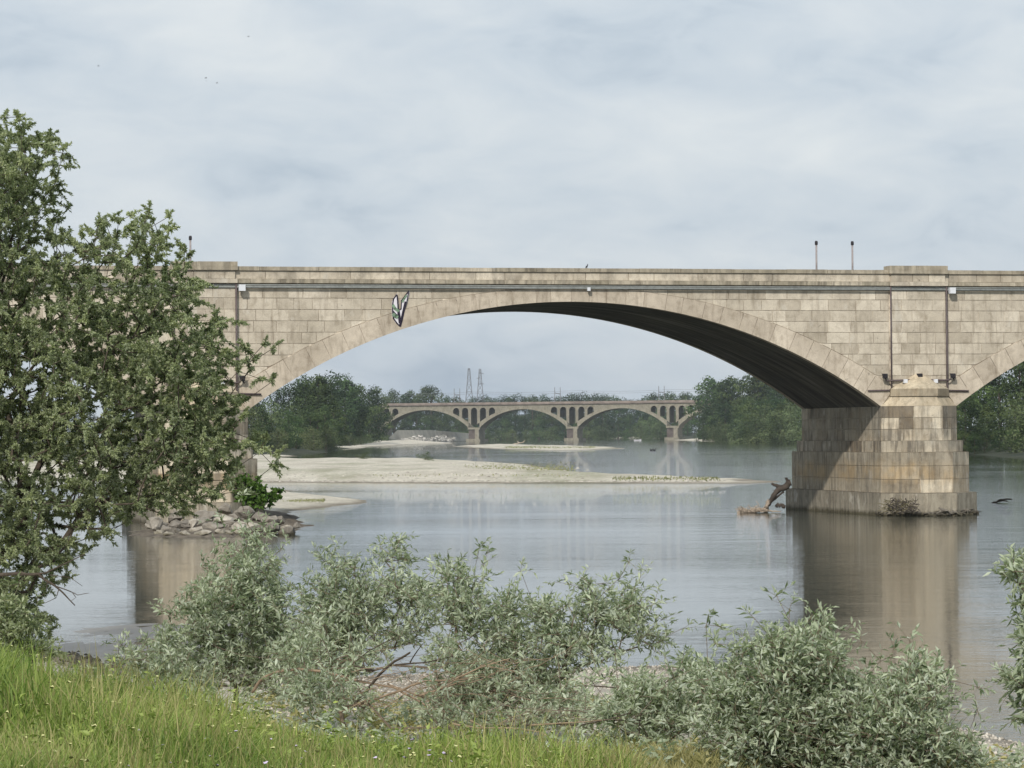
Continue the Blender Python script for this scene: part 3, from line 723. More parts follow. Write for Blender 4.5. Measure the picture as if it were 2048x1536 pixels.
RK = [ # px, py(bottom at water), w px, h px, pale
 (572, 1062, 30, 18, 1, 'pale pointed boulder at the outer right tip of the rocks at the left pier'),
 (545, 1060, 28, 26, 0, 'grey triangular boulder second from the right tip of the left pier rocks'),
 (592, 1056, 22, 14, 0, 'low dark flat stone at the far right end of the left pier rocks'),
 (478, 1068, 40, 34, 1, 'large pale boulder with a pointed top at the water in front of the left pier'),
 (438, 1070, 26, 20, 1, 'round pale boulder beside the large pointed pale one'),
 (405, 1072, 44, 16, 1, 'long flat pale slab of rock at the water line, left of the round pale boulder'),
 (372, 1072, 34, 14, 1, 'small pale flat stone at the water line near the left pier'),
 (340, 1072, 30, 12, 1, 'narrow pale stone at the left end of the water-line rocks'),
 (386, 1055, 24, 26, 1, 'small upright pale stone behind the flat slabs'),
 (350, 1048, 60, 44, 0, 'broad grey boulder under the hanging willow branches'),
 (410, 1042, 70, 36, 0, 'broad brown boulder behind the pale slabs in front of the left pier'),
 (450, 1030, 50, 40, 0, 'dark boulder in the middle of the heap against the left pier'),
 (490, 1040, 56, 46, 0, 'tall grey boulder leaning against the left pier corner'),
 (520, 1044, 50, 40, 0, 'dark sloping boulder below the green bush on the left pier'),
 (505, 1066, 36, 20, 0, 'brown boulder between the pale pointed rock and the tip rocks'),
 (310, 1060, 50, 40, 0, 'grey boulder at the left end of the heap at the left pier'),
 (540, 1046, 40, 26, 0, 'dark low boulder behind the triangular one')]
for i, (px, py, w, h, pale, lab) in enumerate(RK):
    Yr_ = float(np.interp(py, [1028, 1072], [101.2, 94.6])) if py < 1061 or w >= 50 else gnd(px, py + 1)[1]; p = at(px, py, Yr_); s_ = Yr_ / F
    rock('boulder', (p[0], p[1], p[2] + h * s_ * .3), (w * s_ * .5, w * s_ * .5, h * s_ * .5) if w < 45 else (w * s_ * .36, w * s_ * .4, h * s_ * .36), M['rockp' if pale else 'rock'], lab, 100 + i)
MND = [gnd(285, 1068), gnd(350, 1073), gnd(450, 1074), gnd(530, 1067), gnd(585, 1060), gnd(605, 1050), gnd(570, 1030), gnd(420, 1030), gnd(300, 1040)]
bar('rubble_mound', MND, 0.95, 0.16, .25, M['mound'], .4, 21, .09)
for i in range(34):
    px_ = random.uniform(300, 580); Yr_ = random.uniform(94.4, 100.5); x_ = (px_ - 1024) / F * Yr_; s_ = random.uniform(.14, .38)
    dz_ = .03 + .6 * max(0, (Yr_ - 94.4) / 6.5) * (1 - abs(px_ - 430) / 260)
    rock('boulder', (x_, Yr_, dz_), (s_ * 1.3, s_, s_ * .65), M['rockp' if random.random() < .25 else 'rock'], 'one of the small loose stones in the heap round the left pier', 300 + i)
def pxy(pts, Y): return [at(x, y, Y) for x, y in pts]
def wood(name, strokes, Y, mat, label, cat, base=None, n=7, depthj=0.0, kid='branch', sub=True):
    """strokes: (px polyline, radii px). The first is the stem, the others are its branches."""
    p0 = at(*strokes[0][0][0], Y); root = empty(name, p0); tag(root, label, cat)
    r = np.random.default_rng(abs(hash(name)) % 1000 if False else len(strokes) * 7)
    for i, (pts, rd) in enumerate(strokes):
        P_ = pxy(pts, Y); dj = 0.0
        Q = []; Rr = []
        for k in range(len(P_) - 1):
            for f in (0, .34, .67):
                q = P_[k] * (1 - f) + P_[k + 1] * f
                a0_ = rd[0] + (rd[1] - rd[0]) * (k + f) / (len(P_) - 1)
                Q.append(q + r.normal(0, a0_ * Y / F * .3, 3) + np.array([0, depthj * (i % 3 - 1) * (k + f) / len(P_), 0])); Rr.append(a0_ * Y / F * r.uniform(.9, 1.12))
        Q.append(P_[-1] + np.array([0, depthj * (i % 3 - 1), 0])); Rr.append(rd[1] * Y / F)
        b = MB(); b.tube([q - p0 for q in Q], Rr, n)
        b.build('log' if i == 0 else kid, mat, root, smooth=True)
    return root
Yp = 112.5
wd = wood('leaning_driftwood', [([(1532, 1022), (1540, 1004), (1552, 987), (1566, 975), (1582, 965)], (4, 7)),
     ([(1566, 975), (1556, 972), (1543, 967)], (5, 2.5)), ([(1576, 966), (1574, 958), (1571, 955)], (4, 2)),
     ([(1543, 1004), (1556, 992), (1568, 984)], (2, 2)), ([(1552, 986), (1548, 980)], (3, 1)), ([(1552, 1012), (1562, 1009), (1570, 1014)], (4, 4))], 117, M['drift'],
     'dark forked driftwood trunk leaning against the left side of the right pier', 'driftwood')
wd2 = wood('driftwood_root', [([(1474, 1026), (1490, 1024), (1510, 1023), (1535, 1021)], (3, 5)), ([(1480, 1024), (1484, 1018), (1490, 1016)], (3, 1)),
     ([(1505, 1022), (1511, 1014), (1514, 1011)], (3, 1)), ([(1520, 1022), (1518, 1010), (1512, 1001)], (1, .5)), ([(1535, 1021), (1545, 1023), (1562, 1023)], (2, 1)), ([(1533, 1020), (1534, 1010), (1537, 1000)], (4, 4))], 115.5, M['driftp'],
     'pale tangled driftwood root lying in the water left of the right pier', 'driftwood')
wood('floating_branch', [([(1980, 1010), (1990, 1005), (1997, 1001), (2010, 998), (2024, 999)], (2.5, 1.2)), ([(1996, 1002), (2006, 1001), (2016, 1003)], (2, 1))], 128, M['drift'],
     'dark branch sticking out of the water right of the right pier', 'branch')
# drift pile at the foot of the nose
def twigpile(name, px, py, Y, w, h, n, label, seed, mat, leaves=0):
    r = np.random.default_rng(seed); p0 = at(px, py, Y); root = empty(name, p0); tag(root, label, 'brush pile'); s_ = Y / F; b = MB()
    for i in range(n):
        a = np.array([r.uniform(-w, w) * s_, r.uniform(-.3, .3), r.uniform(0, h * .6) * s_]); d = np.array([r.normal(0, 1), r.normal(0, .3), r.normal(.2, .45)]); d /= np.linalg.norm(d)
        l = r.uniform(.2, .6) * w * s_; b.tube([a, a + d * l * .5 + r.normal(0, .03, 3), a + d * l], [r.uniform(.5, 1.3) * s_, .8 * s_, .3 * s_], 5)
    b.build('twigs', mat, root); return root
pq = loc2world(PC1 - .3, -2.55, 0)
Yq = pq[1]
twigpile('brush_pile', 1795, 1024, Yq, 27, 34, 110, 'heap of dry twigs and drift caught at the foot of the right pier', 4, M['twigm'])
twigpile('root_debris', 1500, 1024, 115.0, 26, 10, 60, 'spiky pale twigs tangled in the driftwood root left of the right pier', 9, M['driftp'])
twigpile('drift_twigs', 1806, 1022, Yq - .15, 24, 34, 110, 'darker mossy bundle of twigs caught in front of the right pier nose', 5, M['drift'])
b = MB(); r = np.random.default_rng(5)
for i in range(150):
    u = r.uniform(-2.1, 1.95); y = -2.4 + max(0, abs(u) - .5) * .98 - r.uniform(0, .12); q = np.array([PC1 + u, y, r.uniform(-.02, .16)]); k = r.uniform(.04, .12)
    pts = [q + r.normal(0, k, 3) * (1, .6, .6) for _ in range(5)]
    for t3 in ((0, 1, 2), (0, 2, 3), (0, 3, 4), (1, 2, 4), (1, 3, 4)): b.face([pts[j] for j in t3], r.random())
o = b.build('rubble_edge', M['rock'], None, (borg[0], borg[1], 0)); o.rotation_euler = (0, 0, TH); tag(o, 'crumbled stones along the water line of the right pier foot', 'rubble', None, 'stuff')

# ------------------------------------------------------------------ the far bridge
FA = rad(-17); fo = at(1145, 880, 1150); fo[2] = 0
fb = empty('railway_bridge', fo, FA); tag(fb, 'distant concrete railway bridge with open arched spandrels, seen through the stone arch', 'bridge')
FP = 40.2; FR = 25.7; FW = 8.0; FS = 5.7; FH = 17.6; FCR = 12.5
def f_int(x, pad=0):
    k = math.floor(x / FP) ; dx = x - (k + .5) * FP
    if abs(dx) > FH: return FS - 1.0
    return FCR - FR + math.sqrt(max(0, (FR + pad) ** 2 - dx * dx)) + 0
def f_ext(x):
    k = math.floor(x / FP); dx = x - (k + .5) * FP
    t = .75 + .9 * min(1, abs(dx) / FH) ** 2
    v = (FR + t) ** 2 - dx * dx
    return max(FS - 1, FCR - FR + math.sqrt(max(v, 0)))
def f_low(x):
    k = round(x / FP); dx = x - k * FP
    for oc in (-7.4, -3.7, 0, 3.7, 7.4):
        w = 1.28
        if abs(dx - oc) < w:
            return 12.0 + math.sqrt(w * w - (dx - oc) ** 2)
    return f_ext(x)
xa, xb = -80.5, 62.0
xs = [xa]
while xs[-1] < xb: xs.append(xs[-1] + .32)
for k in (-2, -1, 0, 1):
    for oc in (-7.4, -3.7, 0, 3.7, 7.4):
        for s_ in (-1, 1): xs += [k * FP + oc + s_ * 1.2799, k * FP + oc + s_ * 1.2801]
xs = sorted(x for x in xs if xa <= x <= xb)
sp = MB()
for a, c in zip(xs[:-1], xs[1:]):
    za, zc = max(f_low(a), f_ext(a) - .1), max(f_low(c), f_ext(c) - .1)
    if abs(za - zc) > 1 and c - a > .01: zc = za
    for y in (0, FW):
        if c - a > .001: sp.face([(a, y, za), (c, y, zc), (c, y, 14.3), (a, y, 14.3)], .6)
    sp.face([(a, 0, za), (c, 0, zc), (c, FW, zc), (a, FW, za)], .3)
sp.build('spandrel', M['fconc'], fb)
rg = MB()
xr = np.arange(xa, xb, .5)
for a, c in zip(xr[:-1], xr[1:]):
    m_ = (a + c) / 2; k = math.floor(m_ / FP); dx = m_ - (k + .5) * FP
    if abs(dx) > FH + .3: continue
    za, zc, ea, ec = f_int(a), f_int(c), f_ext(a), f_ext(c)
    rg.face([(a, -.12, za), (c, -.12, zc), (c, -.12, ec), (a, -.12, ea)], .8)
    rg.face([(a, -.12, za), (c, -.12, zc), (c, FW + .12, zc), (a, FW + .12, za)], .2)
    rg.face([(a, -.12, ea), (c, -.12, ec), (c, 0, ec), (a, 0, ea)], .8)
rg.build('arch_ring', M['fconc'], fb)
dk = MB(); dk.box((xa, -.5, 14.3), (xb + 20, FW + .5, 14.55), .5); dk.box((xa, -.6, 14.56), (xb + 20, -.3, 15.35)); dk.box((xa, FW + .3, 14.56), (xb + 20, FW + .6, 15.35))
dk.build('deck', M['fdeck'], fb)
for k in (-2, -1, 0, 1):
    pm = MB(); x0 = k * FP; r_ = random.Random(k)
    pm.box((x0 - 2.0, 0.3, -1), (x0 + 2.0, FW - .3, FS - .9), .55); pm.box((x0 - 2.5, -.5, FS - 1.0), (x0 + 2.5, FW + .5, FS - .2), .7); pm.box((x0 - 2.9, -1.6, -1), (x0 + 2.9, FW + 1.6, 1.0), .6)
    pm.box((x0 + .6, -1.0, 1.0), (x0 + 2.2, .3, FS - 1.0), .8)
    pr = pm.build('pier', M['fconc'], fb)
    b = MB(); b.box((x0 - 2.3, -.06, 1.0), (x0 + .55, .28, FS - 1.02)); b.build('dark_face', M['fdark'], pr)  # darker panel over the left part of the pier front
b = MB(); b.box((xa - 2, -.6, -1), (xa + 3, FW + .6, 14.3), .5); b.build('abutment', M['fconc'], fb)
def fworld(x, y, z): return (fo[0] + x * math.cos(FA) - y * math.sin(FA), fo[1] + x * math.sin(FA) + y * math.cos(FA), z)
# catenary portals on its deck
mast = None
for k, (px, lab) in enumerate([(914, 'left one of three H shaped wire masts on the far bridge, beside the lattice pylons'),
                               (1115, 'middle one of the three H shaped wire masts on the far railway bridge'),
                               (1323, 'right one of the three thin H shaped wire masts on the far railway bridge')]):
    dd = ray(px, 790); ca, sa = math.cos(FA), math.sin(FA)
    # intersect the view ray with the deck centre line
    t = (fo[1] * ca - fo[0] * sa + FW / 2) / (dd[1] * ca - dd[0] * sa)
    Pw = (dd[0] * t, dd[1] * t, 14.6)
    if mast is None:
        mast = empty('catenary_mast', Pw, FA + rad(35)); tag(mast, lab, 'mast', 'wire masts on the far bridge')
        for x_ in (-1.15, 1.15):
            b = MB(); b.tube([(x_, 0, -.1), (x_, 0, 6.4)], [.17, .1], 6); b.build('post', M['steel'], mast)
        b = MB(); b.tube([(-1.15, 0, 3.9), (1.15, 0, 3.9)], .1, 5); b.tube([(-1.15, 0, 4.4), (1.15, 0, 3.4)], .06, 4); b.build('crossbeam', M['steel'], mast)
    else:
        m2 = mast.copy(); C.objects.link(m2); m2.location = Pw; m2['label'] = lab
        for ch in mast.children: c_ = ch.copy(); C.objects.link(c_); c_.parent = m2
for j, z in enumerate((19.6, 18.9)):
    b = MB(); b.tube([fworld(x, FW / 2, z - .5 * math.sin((x % 40) / 40 * math.pi)) for x in np.arange(-70, 66, 4)], .035, 4); o = b.build('overhead_wire', M['steel']); tag(o, ('upper' if j == 0 else 'lower') + ' thin overhead wire strung along the far railway bridge', 'wire')
# lattice pylons far behind
def pylon(px, ytop, Y, bw, arms, label):
    p = at(px, 868, Y); ht = at(px, ytop, Y)[2] - 1; root = empty('lattice_pylon', (p[0], Y, 1)); tag(root, label, 'pylon', 'lattice pylons behind the far bridge')
    b = MB(); lv = 9
    prof = lambda f: bw * (1 - f) ** 1.15 + .9
    for s1 in (-1, 1):
        for s2 in (-1, 1):
            b.tube([(s1 * prof(f) / 2, s2 * prof(f) / 2, ht * f) for f in np.linspace(0, 1, 8)], .17, 4)
    b.build('legs', M['steel'], root); b = MB()
    fs = 1 - (1 - np.linspace(0, 1, lv + 1)) ** 1.35
    for f0, f1 in zip(fs[:-1], fs[1:]):
        a, c = prof(f0) / 2, prof(f1) / 2
        for sgn in (-1, 1):
            b.tube([(-a, sgn * a, ht * f0), (c, sgn * c, ht * f1)], .09, 4); b.tube([(a, sgn * a, ht * f0), (-c, sgn * c, ht * f1)], .09, 4)
            b.tube([(sgn * a, -a, ht * f0), (sgn * c, c, ht * f1)], .09, 4); b.tube([(sgn * a, a, ht * f0), (sgn * c, -c, ht * f1)], .09, 4)
            b.tube([(-c, sgn * c, ht * f1), (c, sgn * c, ht * f1)], .09, 4)
    b.build('bracing', M['steel'], root)
    for z, x0_, x1_ in arms:
        b = MB(); b.tube([(x0_, 0, ht * z), (0, 0, ht * z + .5), (x1_, 0, ht * z)], [.08, .25, .08], 4); b.build('crossarm', M['steel'], root)
pylon(939, 737, 1600, 7.0, [(.98, -.5, .5)], 'left and slightly taller one of the two grey lattice pylons behind the far bridge')
pylon(961, 738, 1600, 6.6, [(.93, -.4, 2.2), (.86, -2.0, .4), (.78, -.4, 2.2)], 'right one of the two grey lattice pylons, with short arms, behind the far bridge')

# ------------------------------------------------------------------ vegetation
def unit(v): return v / (np.linalg.norm(v, axis=-1, keepdims=True) + 1e-9)
def leaves_geo(P, D, l, w, r, fold=.35):
    """folded diamond leaves: P base, D direction, l length, w width"""
    n = len(P); up = unit(r.normal(0, 1, (n, 3)) + np.array([0, 0, .9])); side = unit(np.cross(D, up)); nrm = np.cross(side, D)
    l = np.asarray(l).reshape(-1, 1); w = np.asarray(w).reshape(-1, 1)
    mid = P + D * l * .45; tip = P + D * l - np.array([0, 0, 1]) * l * .1
    V = np.stack([P, mid + side * w / 2 + nrm * w * fold, tip, mid - side * w / 2 + nrm * w * fold], 1).reshape(-1, 3)
    k = np.arange(n) * 4
    Fc = np.stack([np.stack([k, k + 1, k + 2], 1), np.stack([k, k + 2, k + 3], 1)], 1).reshape(-1, 3)
    return V, Fc
def grow(root, attr, r, pathw=.35, step=.35, jit=.08):
    """connect attraction points outwards from the root"""
    nodes = [np.array(root, float)]; par = [-1]; pl = [0.0]
    order = np.argsort(np.linalg.norm(attr - root, axis=1)); tips = []
    arr = np.zeros((60000, 3)); arr[0] = root; plen = np.zeros(60000); cnt = 1
    for i in order:
        a = attr[i]; d = np.linalg.norm(arr[:cnt] - a, axis=1); c = d + pathw * plen[:cnt] * .35 + np.where(arr[:cnt, 2] > a[2] + .15, .35 * d, 0)
        j = int(np.argmin(c)); dist_ = d[j]; m = max(1, int(dist_ / step)); p = j; b0 = arr[j].copy()
        for k in range(1, m + 1):
            f = k / m; q = b0 + (a - b0) * f + r.normal(0, jit * min(dist_, 1) * (1 - f) if m > 1 else 0, 3) + np.array([0, 0, -.06 * dist_ * math.sin(math.pi * f)])
            arr[cnt] = q; plen[cnt] = plen[p] + np.linalg.norm(q - arr[p]); par.append(p); p = cnt; cnt += 1
        tips.append(p)
    return arr[:cnt].copy(), np.array(par), np.array(tips)
def skeleton_mesh(mb, nodes, par, r0, power=.45, n=5, rmin=0.0):
    cnt = np.zeros(len(nodes)); child = np.zeros(len(nodes))
    for p in par[1:]: child[p] += 1
    cnt[child == 0] = 1
    for i in range(len(nodes) - 1, 0, -1): cnt[par[i]] += cnt[i]
    rd = np.maximum(rmin, r0 * np.maximum(cnt, 1) ** power)
    for i in range(1, len(nodes)):
        p = par[i]; mb.tube([nodes[p], nodes[i]], [min(rd[p], rd[i] * 1.35), rd[i]], n, cap=False)
    return rd
def plant(name, label, cat, lobes, Y, dep, root, nattr, leaf, nleaf, r0, mat, bark, seed, spread=.3, group=None, ltone=(.5, .25), shoots=0, twl=1.0):
    r = np.random.default_rng(seed)
    s_ = Y / F
    wts = np.array([l[2] * l[3] * (l[4] if len(l) > 4 else 1.0) for l in lobes]); wts = wts / wts.sum()
    A_ = []
    for l, w in zip(lobes, wts):
        k = max(2, int(round(w * nattr))); c = at(l[0], l[1], Y)
        u = unit(r.normal(0, 1, (k, 3))) * (r.random((k, 1)) ** (1 / 2.4))
        A_.append(c + u * np.array([l[2] * s_, dep * min(1, l[2] / 90 + .3), l[3] * s_]))
    A_ = np.concatenate(A_); root = np.array(root, float)
    A_ = A_[A_[:, 2] > root[2] + .05]
    if shoots:
        top = A_[r.integers(0, len(A_), shoots)]; A_ = np.concatenate([A_, top + np.c_[r.normal(0, .12, shoots), r.normal(0, .1, shoots), r.uniform(.12, .38, shoots)], top + np.c_[r.normal(0, .3, shoots), r.normal(0, .1, shoots), r.uniform(.0, .2, shoots)]])
    nodes, par, tips = grow(root, A_, r, step=.3 * spread / .3)
    obj = empty(name, root); tag(obj, label, cat, group)
    mb = MB(); skeleton_mesh(mb, nodes - root, par, r0, n=5)
    # leafy twigs at every tip, a few along the way
    par_t = par[tips]; dirs = unit(nodes[tips] - nodes[np.maximum(par_t, 0)])
    m = nleaf // (len(tips)); P = []; Dv = []; sz = []; tn = []
    for t_, d_ in zip(tips, dirs):
        base = nodes[t_]; nt_ = 2; ct = np.clip(r.normal(ltone[0], ltone[1]), 0, 1)
        for q in range(nt_):
            td = unit(d_ * .7 + r.normal(0, .5, 3) + np.array([0, 0, .45])); tl = spread * r.uniform(.5, 1.25) * twl
            st = base - td * tl * .15; mm = max(3, m // nt_)
            f = np.sort(r.random(mm)) ; cur = st + td * tl * f[:, None] + np.array([0, 0, -.25]) * tl * (f[:, None] ** 2)
            P.append(cur); Dv.append(unit(td * (.35 + .6 * f[:, None]) + r.normal(0, .62, (mm, 3)) + np.array([0, 0, .0])))
            sz.append(r.uniform(.65, 1.15, mm) * (1 - .35 * f)); tn.append(np.clip(r.normal(ct, .2, mm), 0, 1))
            mb.tube([st - root, st + td * tl * .6 + np.array([0, 0, -.09]) * tl - root, st + td * tl + np.array([0, 0, -.25]) * tl - root], [r0 * .9, r0 * .6, r0 * .3], 3, cap=False)
    mb.build('stems', bark, obj)
    P = np.concatenate(P) - root; Dv = np.concatenate(Dv); sz = np.concatenate(sz); tn = np.concatenate(tn)
    V, Fc = leaves_geo(P, Dv, leaf[0] * sz, leaf[1] * sz, r)
    me = np_mesh('foliage', V, Fc, np.repeat(tn, 2), mat); mkobj('foliage', me, obj)
    return obj

# the big willow on the left
TW = [(30, 270, 80, 35, .6), (50, 310, 80, 55, .8), (20, 370, 95, 60), (-60, 330, 110, 100), (50, 430, 95, 60, .8), (-80, 470, 140, 110), (110, 480, 40, 30, .5), (20, 530, 110, 60, .8),
      (250, 455, 60, 28, .5), (310, 460, 50, 35, .55), (210, 510, 90, 50, .9), (310, 520, 75, 45, .8), (120, 560, 80, 45, .9),
      (60, 640, 160, 90), (230, 620, 130, 75), (350, 600, 75, 55, .9), (-80, 650, 120, 150), (400, 650, 60, 45, .6), (180, 740, 190, 90), (350, 740, 110, 80, 1.2), (0, 790, 140, 110),
      (460, 700, 45, 60, .35), (430, 790, 60, 60, .8), (220, 860, 170, 90), (370, 870, 100, 80, 1.3), (60, 900, 150, 60, .85), (-80, 880, 110, 150), (430, 900, 55, 60, 1.0), (260, 960, 150, 60, 1.1), (400, 970, 55, 35, .6),
      (80, 1010, 150, 60), (-60, 1040, 110, 80), (190, 1040, 70, 38, .6), (60, 1090, 90, 50, .9), (240, 1050, 40, 20, .35), (-20, 1160, 60, 60, .9), (0, 1250, 55, 50, .8), (70, 1250, 40, 35, .5)]
TW += [(60, 1150, 70, 40, .8), (10, 1210, 60, 50, 1.0), (90, 1100, 80, 40, .9), (300, 1010, 90, 30, .8), (510, 730, 35, 40, .25), (530, 690, 20, 18, .25), (540, 760, 18, 25, .25), (480, 820, 35, 40, .4), (500, 880, 35, 35, .35), (530, 900, 25, 25, .25), (470, 960, 40, 35, .4), (535, 930, 20, 12, .3)]
plant('willow_tree', 'large leafy green willow tree filling the left edge of the view', 'tree', TW, 42, 2.1, (-8.9, 42.3, gz(-8.9, 42.3) - .1), 3300,
      (.076, .028), 400000, .0046, M['willow'], M['barkd'], 11, .25, None, (.45, .28))
wood('bare_branch', [([(-20, 1150), (40, 1147), (75, 1150), (110, 1172), (130, 1190), (150, 1211)], (4, 1)), ([(40, 1149), (90, 1147), (120, 1132), (150, 1118), (170, 1108)], (2.2, .8)),
      ([(110, 1172), (140, 1182), (155, 1190), (178, 1186)], (1.2, .5)), ([(118, 1178), (112, 1196), (80, 1210)], (1.0, .4)), ([(95, 1165), (92, 1185), (70, 1200)], (.9, .4)), ([(100, 1150), (140, 1155), (165, 1172)], (.9, .4)), ([(145, 1186), (152, 1195), (142, 1202)], (.8, .4))], 38, M['barkd'],
      'bare dark branch without leaves hanging over the water at left', 'branch')

# silver willow shrubs on the near shore
SHR = 'silver leaved willow shrubs on the near shore'
def shrub(label, lobes, Y, rpx, nattr, nleaf, seed, dep=.7, leaf=(.088, .025), tone=(.5, .25), spread=.2, name='willow_shrub', mat='silver', cat='shrub', grp=SHR):
    x = (rpx - 1024) / F * Y; return plant(name, label, cat, lobes, Y, dep, (x, Y, gz(x, Y) - .05), int(nattr * 1.6), leaf, int(nleaf * .95), .0021, M[mat], M['bark'], seed, spread, grp, tone, len(lobes) * 3 if Y > 18 else 0, 1.25 if Y > 18 else .8)
shrub('tall silver green willow shrub at left, its tip in front of the boulders', [(515, 1085, 22, 35, .5), (500, 1130, 50, 45, .8), (450, 1185, 65, 45, .8), (520, 1200, 60, 60), (400, 1240, 70, 35, .6), (470, 1260, 100, 60), (360, 1300, 70, 40, .8), (560, 1290, 60, 60), (440, 1330, 120, 45), (310, 1340, 40, 25, .6), (560, 1360, 70, 35)], 28, 470, 430, 17127, 21)
shrub('silver green willow shrub with a single high sprig, left of the middle', [(795, 1085, 16, 20, .7), (790, 1130, 22, 30, .7), (690, 1140, 40, 30, .6), (660, 1110, 15, 18, .25), (780, 1180, 55, 35, .8), (640, 1200, 45, 45, .7), (710, 1210, 70, 50), (830, 1210, 45, 45, .8), (660, 1270, 80, 50), (770, 1270, 80, 35, .7), (640, 1340, 90, 40, .9)], 27, 690, 330, 10764, 22)
shrub('loose silver green willow shrub in the middle with dark forked stems', [(905, 1150, 35, 25, .7), (925, 1190, 50, 35, .9), (870, 1220, 35, 40, .6), (930, 1250, 45, 40, .8), (1005, 1215, 32, 30, .8), (1010, 1270, 55, 40, .9), (1000, 1340, 80, 45, .9), (950, 1410, 70, 35, .7), (1060, 1400, 70, 45, .8)], 26, 900, 250, 7825, 23)
shrub('silver green willow shrub with two upright sprigs at centre right', [(1090, 1225, 35, 32, .8), (1180, 1190, 25, 22, .6), (1190, 1225, 30, 30, .8), (1258, 1195, 14, 25, .6), (1240, 1240, 55, 30, .8), (1120, 1280, 60, 35, .8), (1300, 1275, 35, 25, .6), (1200, 1300, 60, 25, .5), (1090, 1340, 50, 30, .6)], 25.5, 1150, 185, 5896, 24)
shrub('low silver green shrub over pale gravel left of the big right shrub', [(1280, 1390, 55, 30, .9), (1240, 1430, 60, 30, .6), (1340, 1430, 70, 35, .8), (1300, 1480, 60, 30, .6), (1400, 1350, 60, 25, .6), (1440, 1400, 50, 35, .8), (1210, 1500, 50, 25, .4)], 22.5, 1290, 190, 7020, 25)
shrub('large dense silver green willow shrub at lower right with a peaked top', [(1640, 1262, 28, 25, .7), (1590, 1290, 60, 32, .9), (1640, 1310, 55, 32, .9), (1500, 1310, 50, 25, .4), (1570, 1350, 100, 45), (1480, 1380, 80, 45, .9), (1660, 1390, 70, 50), (1560, 1430, 140, 50, 1.1), (1480, 1480, 90, 50), (1640, 1500, 140, 60, 1.1), (1450, 1540, 90, 30)], 20.5, 1600, 520, 16120, 26)
shrub('silver green willow shrub at far lower right reaching over the gravel edge', [(1838, 1335, 14, 22, .5), (1870, 1360, 38, 22, .7), (1820, 1380, 45, 28, .9), (1790, 1420, 60, 35), (1730, 1400, 30, 30, .5), (1860, 1420, 40, 25, .6), (1760, 1470, 90, 45), (1850, 1490, 60, 35, .7), (1780, 1530, 120, 40), (1920, 1520, 60, 30, .4)], 20, 1800, 330, 9880, 27)
shrub('sprigs of a silver green shrub poking in at the right edge', [(2040, 1150, 22, 28, .9), (2052, 1220, 14, 35, .7), (2035, 1365, 28, 16, .9), (2060, 1290, 20, 50, .7), (2055, 1420, 18, 30, .8), (2080, 1350, 25, 120, 1)], 17, 2080, 90, 2860, 28, .3)
shrub('dark green leafy bush at the bottom of the big willow at left', [(20, 1270, 70, 40), (-20, 1240, 60, 50), (70, 1300, 50, 25)], 30, 10, 120, 6500, 29, .5, (.08, .03), (.3, .2), .2, 'leafy_bush', 'willow', 'bush', None)
shrub('low silver green brush filling the gap under the loose middle shrubs', [(620, 1380, 60, 30, .8), (700, 1400, 50, 22, .6), (880, 1440, 50, 22, .6), (960, 1440, 60, 26, .7), (1060, 1440, 60, 24, .6), (1120, 1400, 50, 30, .5)], 24, 860, 120, 3600, 30, .5)
shrub('pale willow shoots rising through the dead twigs in the middle', [(600, 1310, 60, 40, .6), (730, 1320, 60, 30, .5), (880, 1310, 50, 35, .6), (960, 1350, 70, 40, .7), (1060, 1370, 50, 40, .6), (1110, 1430, 60, 30, .7), (900, 1390, 60, 30, .6)], 25.3, 920, 170, 5200, 33, .7)
shrub('small willow shrub at the left end of the row beside the mud', [(270, 1320, 35, 20, .6), (320, 1350, 60, 25, .8), (380, 1370, 60, 25, .8), (250, 1290, 14, 14, .3)], 27, 330, 80, 2300, 34, .5)
# dry fallen branches
wood('fallen_branch', [([(505, 1385), (520, 1362), (550, 1342), (600, 1336), (650, 1338), (720, 1358), (790, 1370), (850, 1402), (910, 1424)], (3, 2)), ([(775, 1368), (840, 1392), (900, 1420), (960, 1450)], (1.6, .8)), ([(706, 1355), (720, 1385), (735, 1412)], (1.4, .7)),
      ([(830, 1392), (870, 1380), (920, 1360), (965, 1352)], (1.8, .8))], 25, M['twig'], 'long pale dry branch arching over the grass edge in the middle', 'branch', depthj=.4)
wood('broken_branch', [([(690, 1418), (730, 1390), (760, 1345), (790, 1320), (822, 1300)], (3.5, 2)), ([(750, 1340), (700, 1330), (690, 1340), (740, 1300), (790, 1275)], (2, .8)), ([(790, 1330), (850, 1326), (905, 1318)], (1.8, .9)), ([(820, 1325), (835, 1300), (850, 1280)], (1.5, .6))], 24.6, M['barkd'],
      'dark broken branch rising to the right among the middle shrubs', 'branch', depthj=.3)
wood('dry_branch', [([(690, 1415), (760, 1395), (810, 1375), (850, 1360), (905, 1355), (960, 1330), (1020, 1310)], (3, 1)), ([(840, 1392), (880, 1378), (930, 1350), (990, 1318)], (2, .7)), ([(850, 1365), (880, 1390), (900, 1402)], (1.2, .5)), ([(910, 1354), (940, 1335), (965, 1300)], (1.2, .5)), ([(960, 1330), (1040, 1345), (1080, 1340)], (1.2, .5))], 24.2, M['twig'],
      'crooked dry branch lying across the middle behind the long pale one', 'branch', depthj=.4)
wood('dry_stick', [([(905, 1448), (960, 1455), (1020, 1452), (1080, 1460), (1110, 1475)], (2.2, 1)), ([(930, 1452), (950, 1475), (960, 1490)], (1.2, .5)), ([(990, 1454), (1020, 1438), (1060, 1430)], (1.2, .5)), ([(940, 1440), (1000, 1470), (1030, 1490)], (1.2, .6)), ([(1060, 1450), (1150, 1445), (1210, 1440)], (1.8, .8))], 21, M['twig'],
      'tangle of dry sticks at the edge of the grass right of the middle', 'branch', depthj=.3)
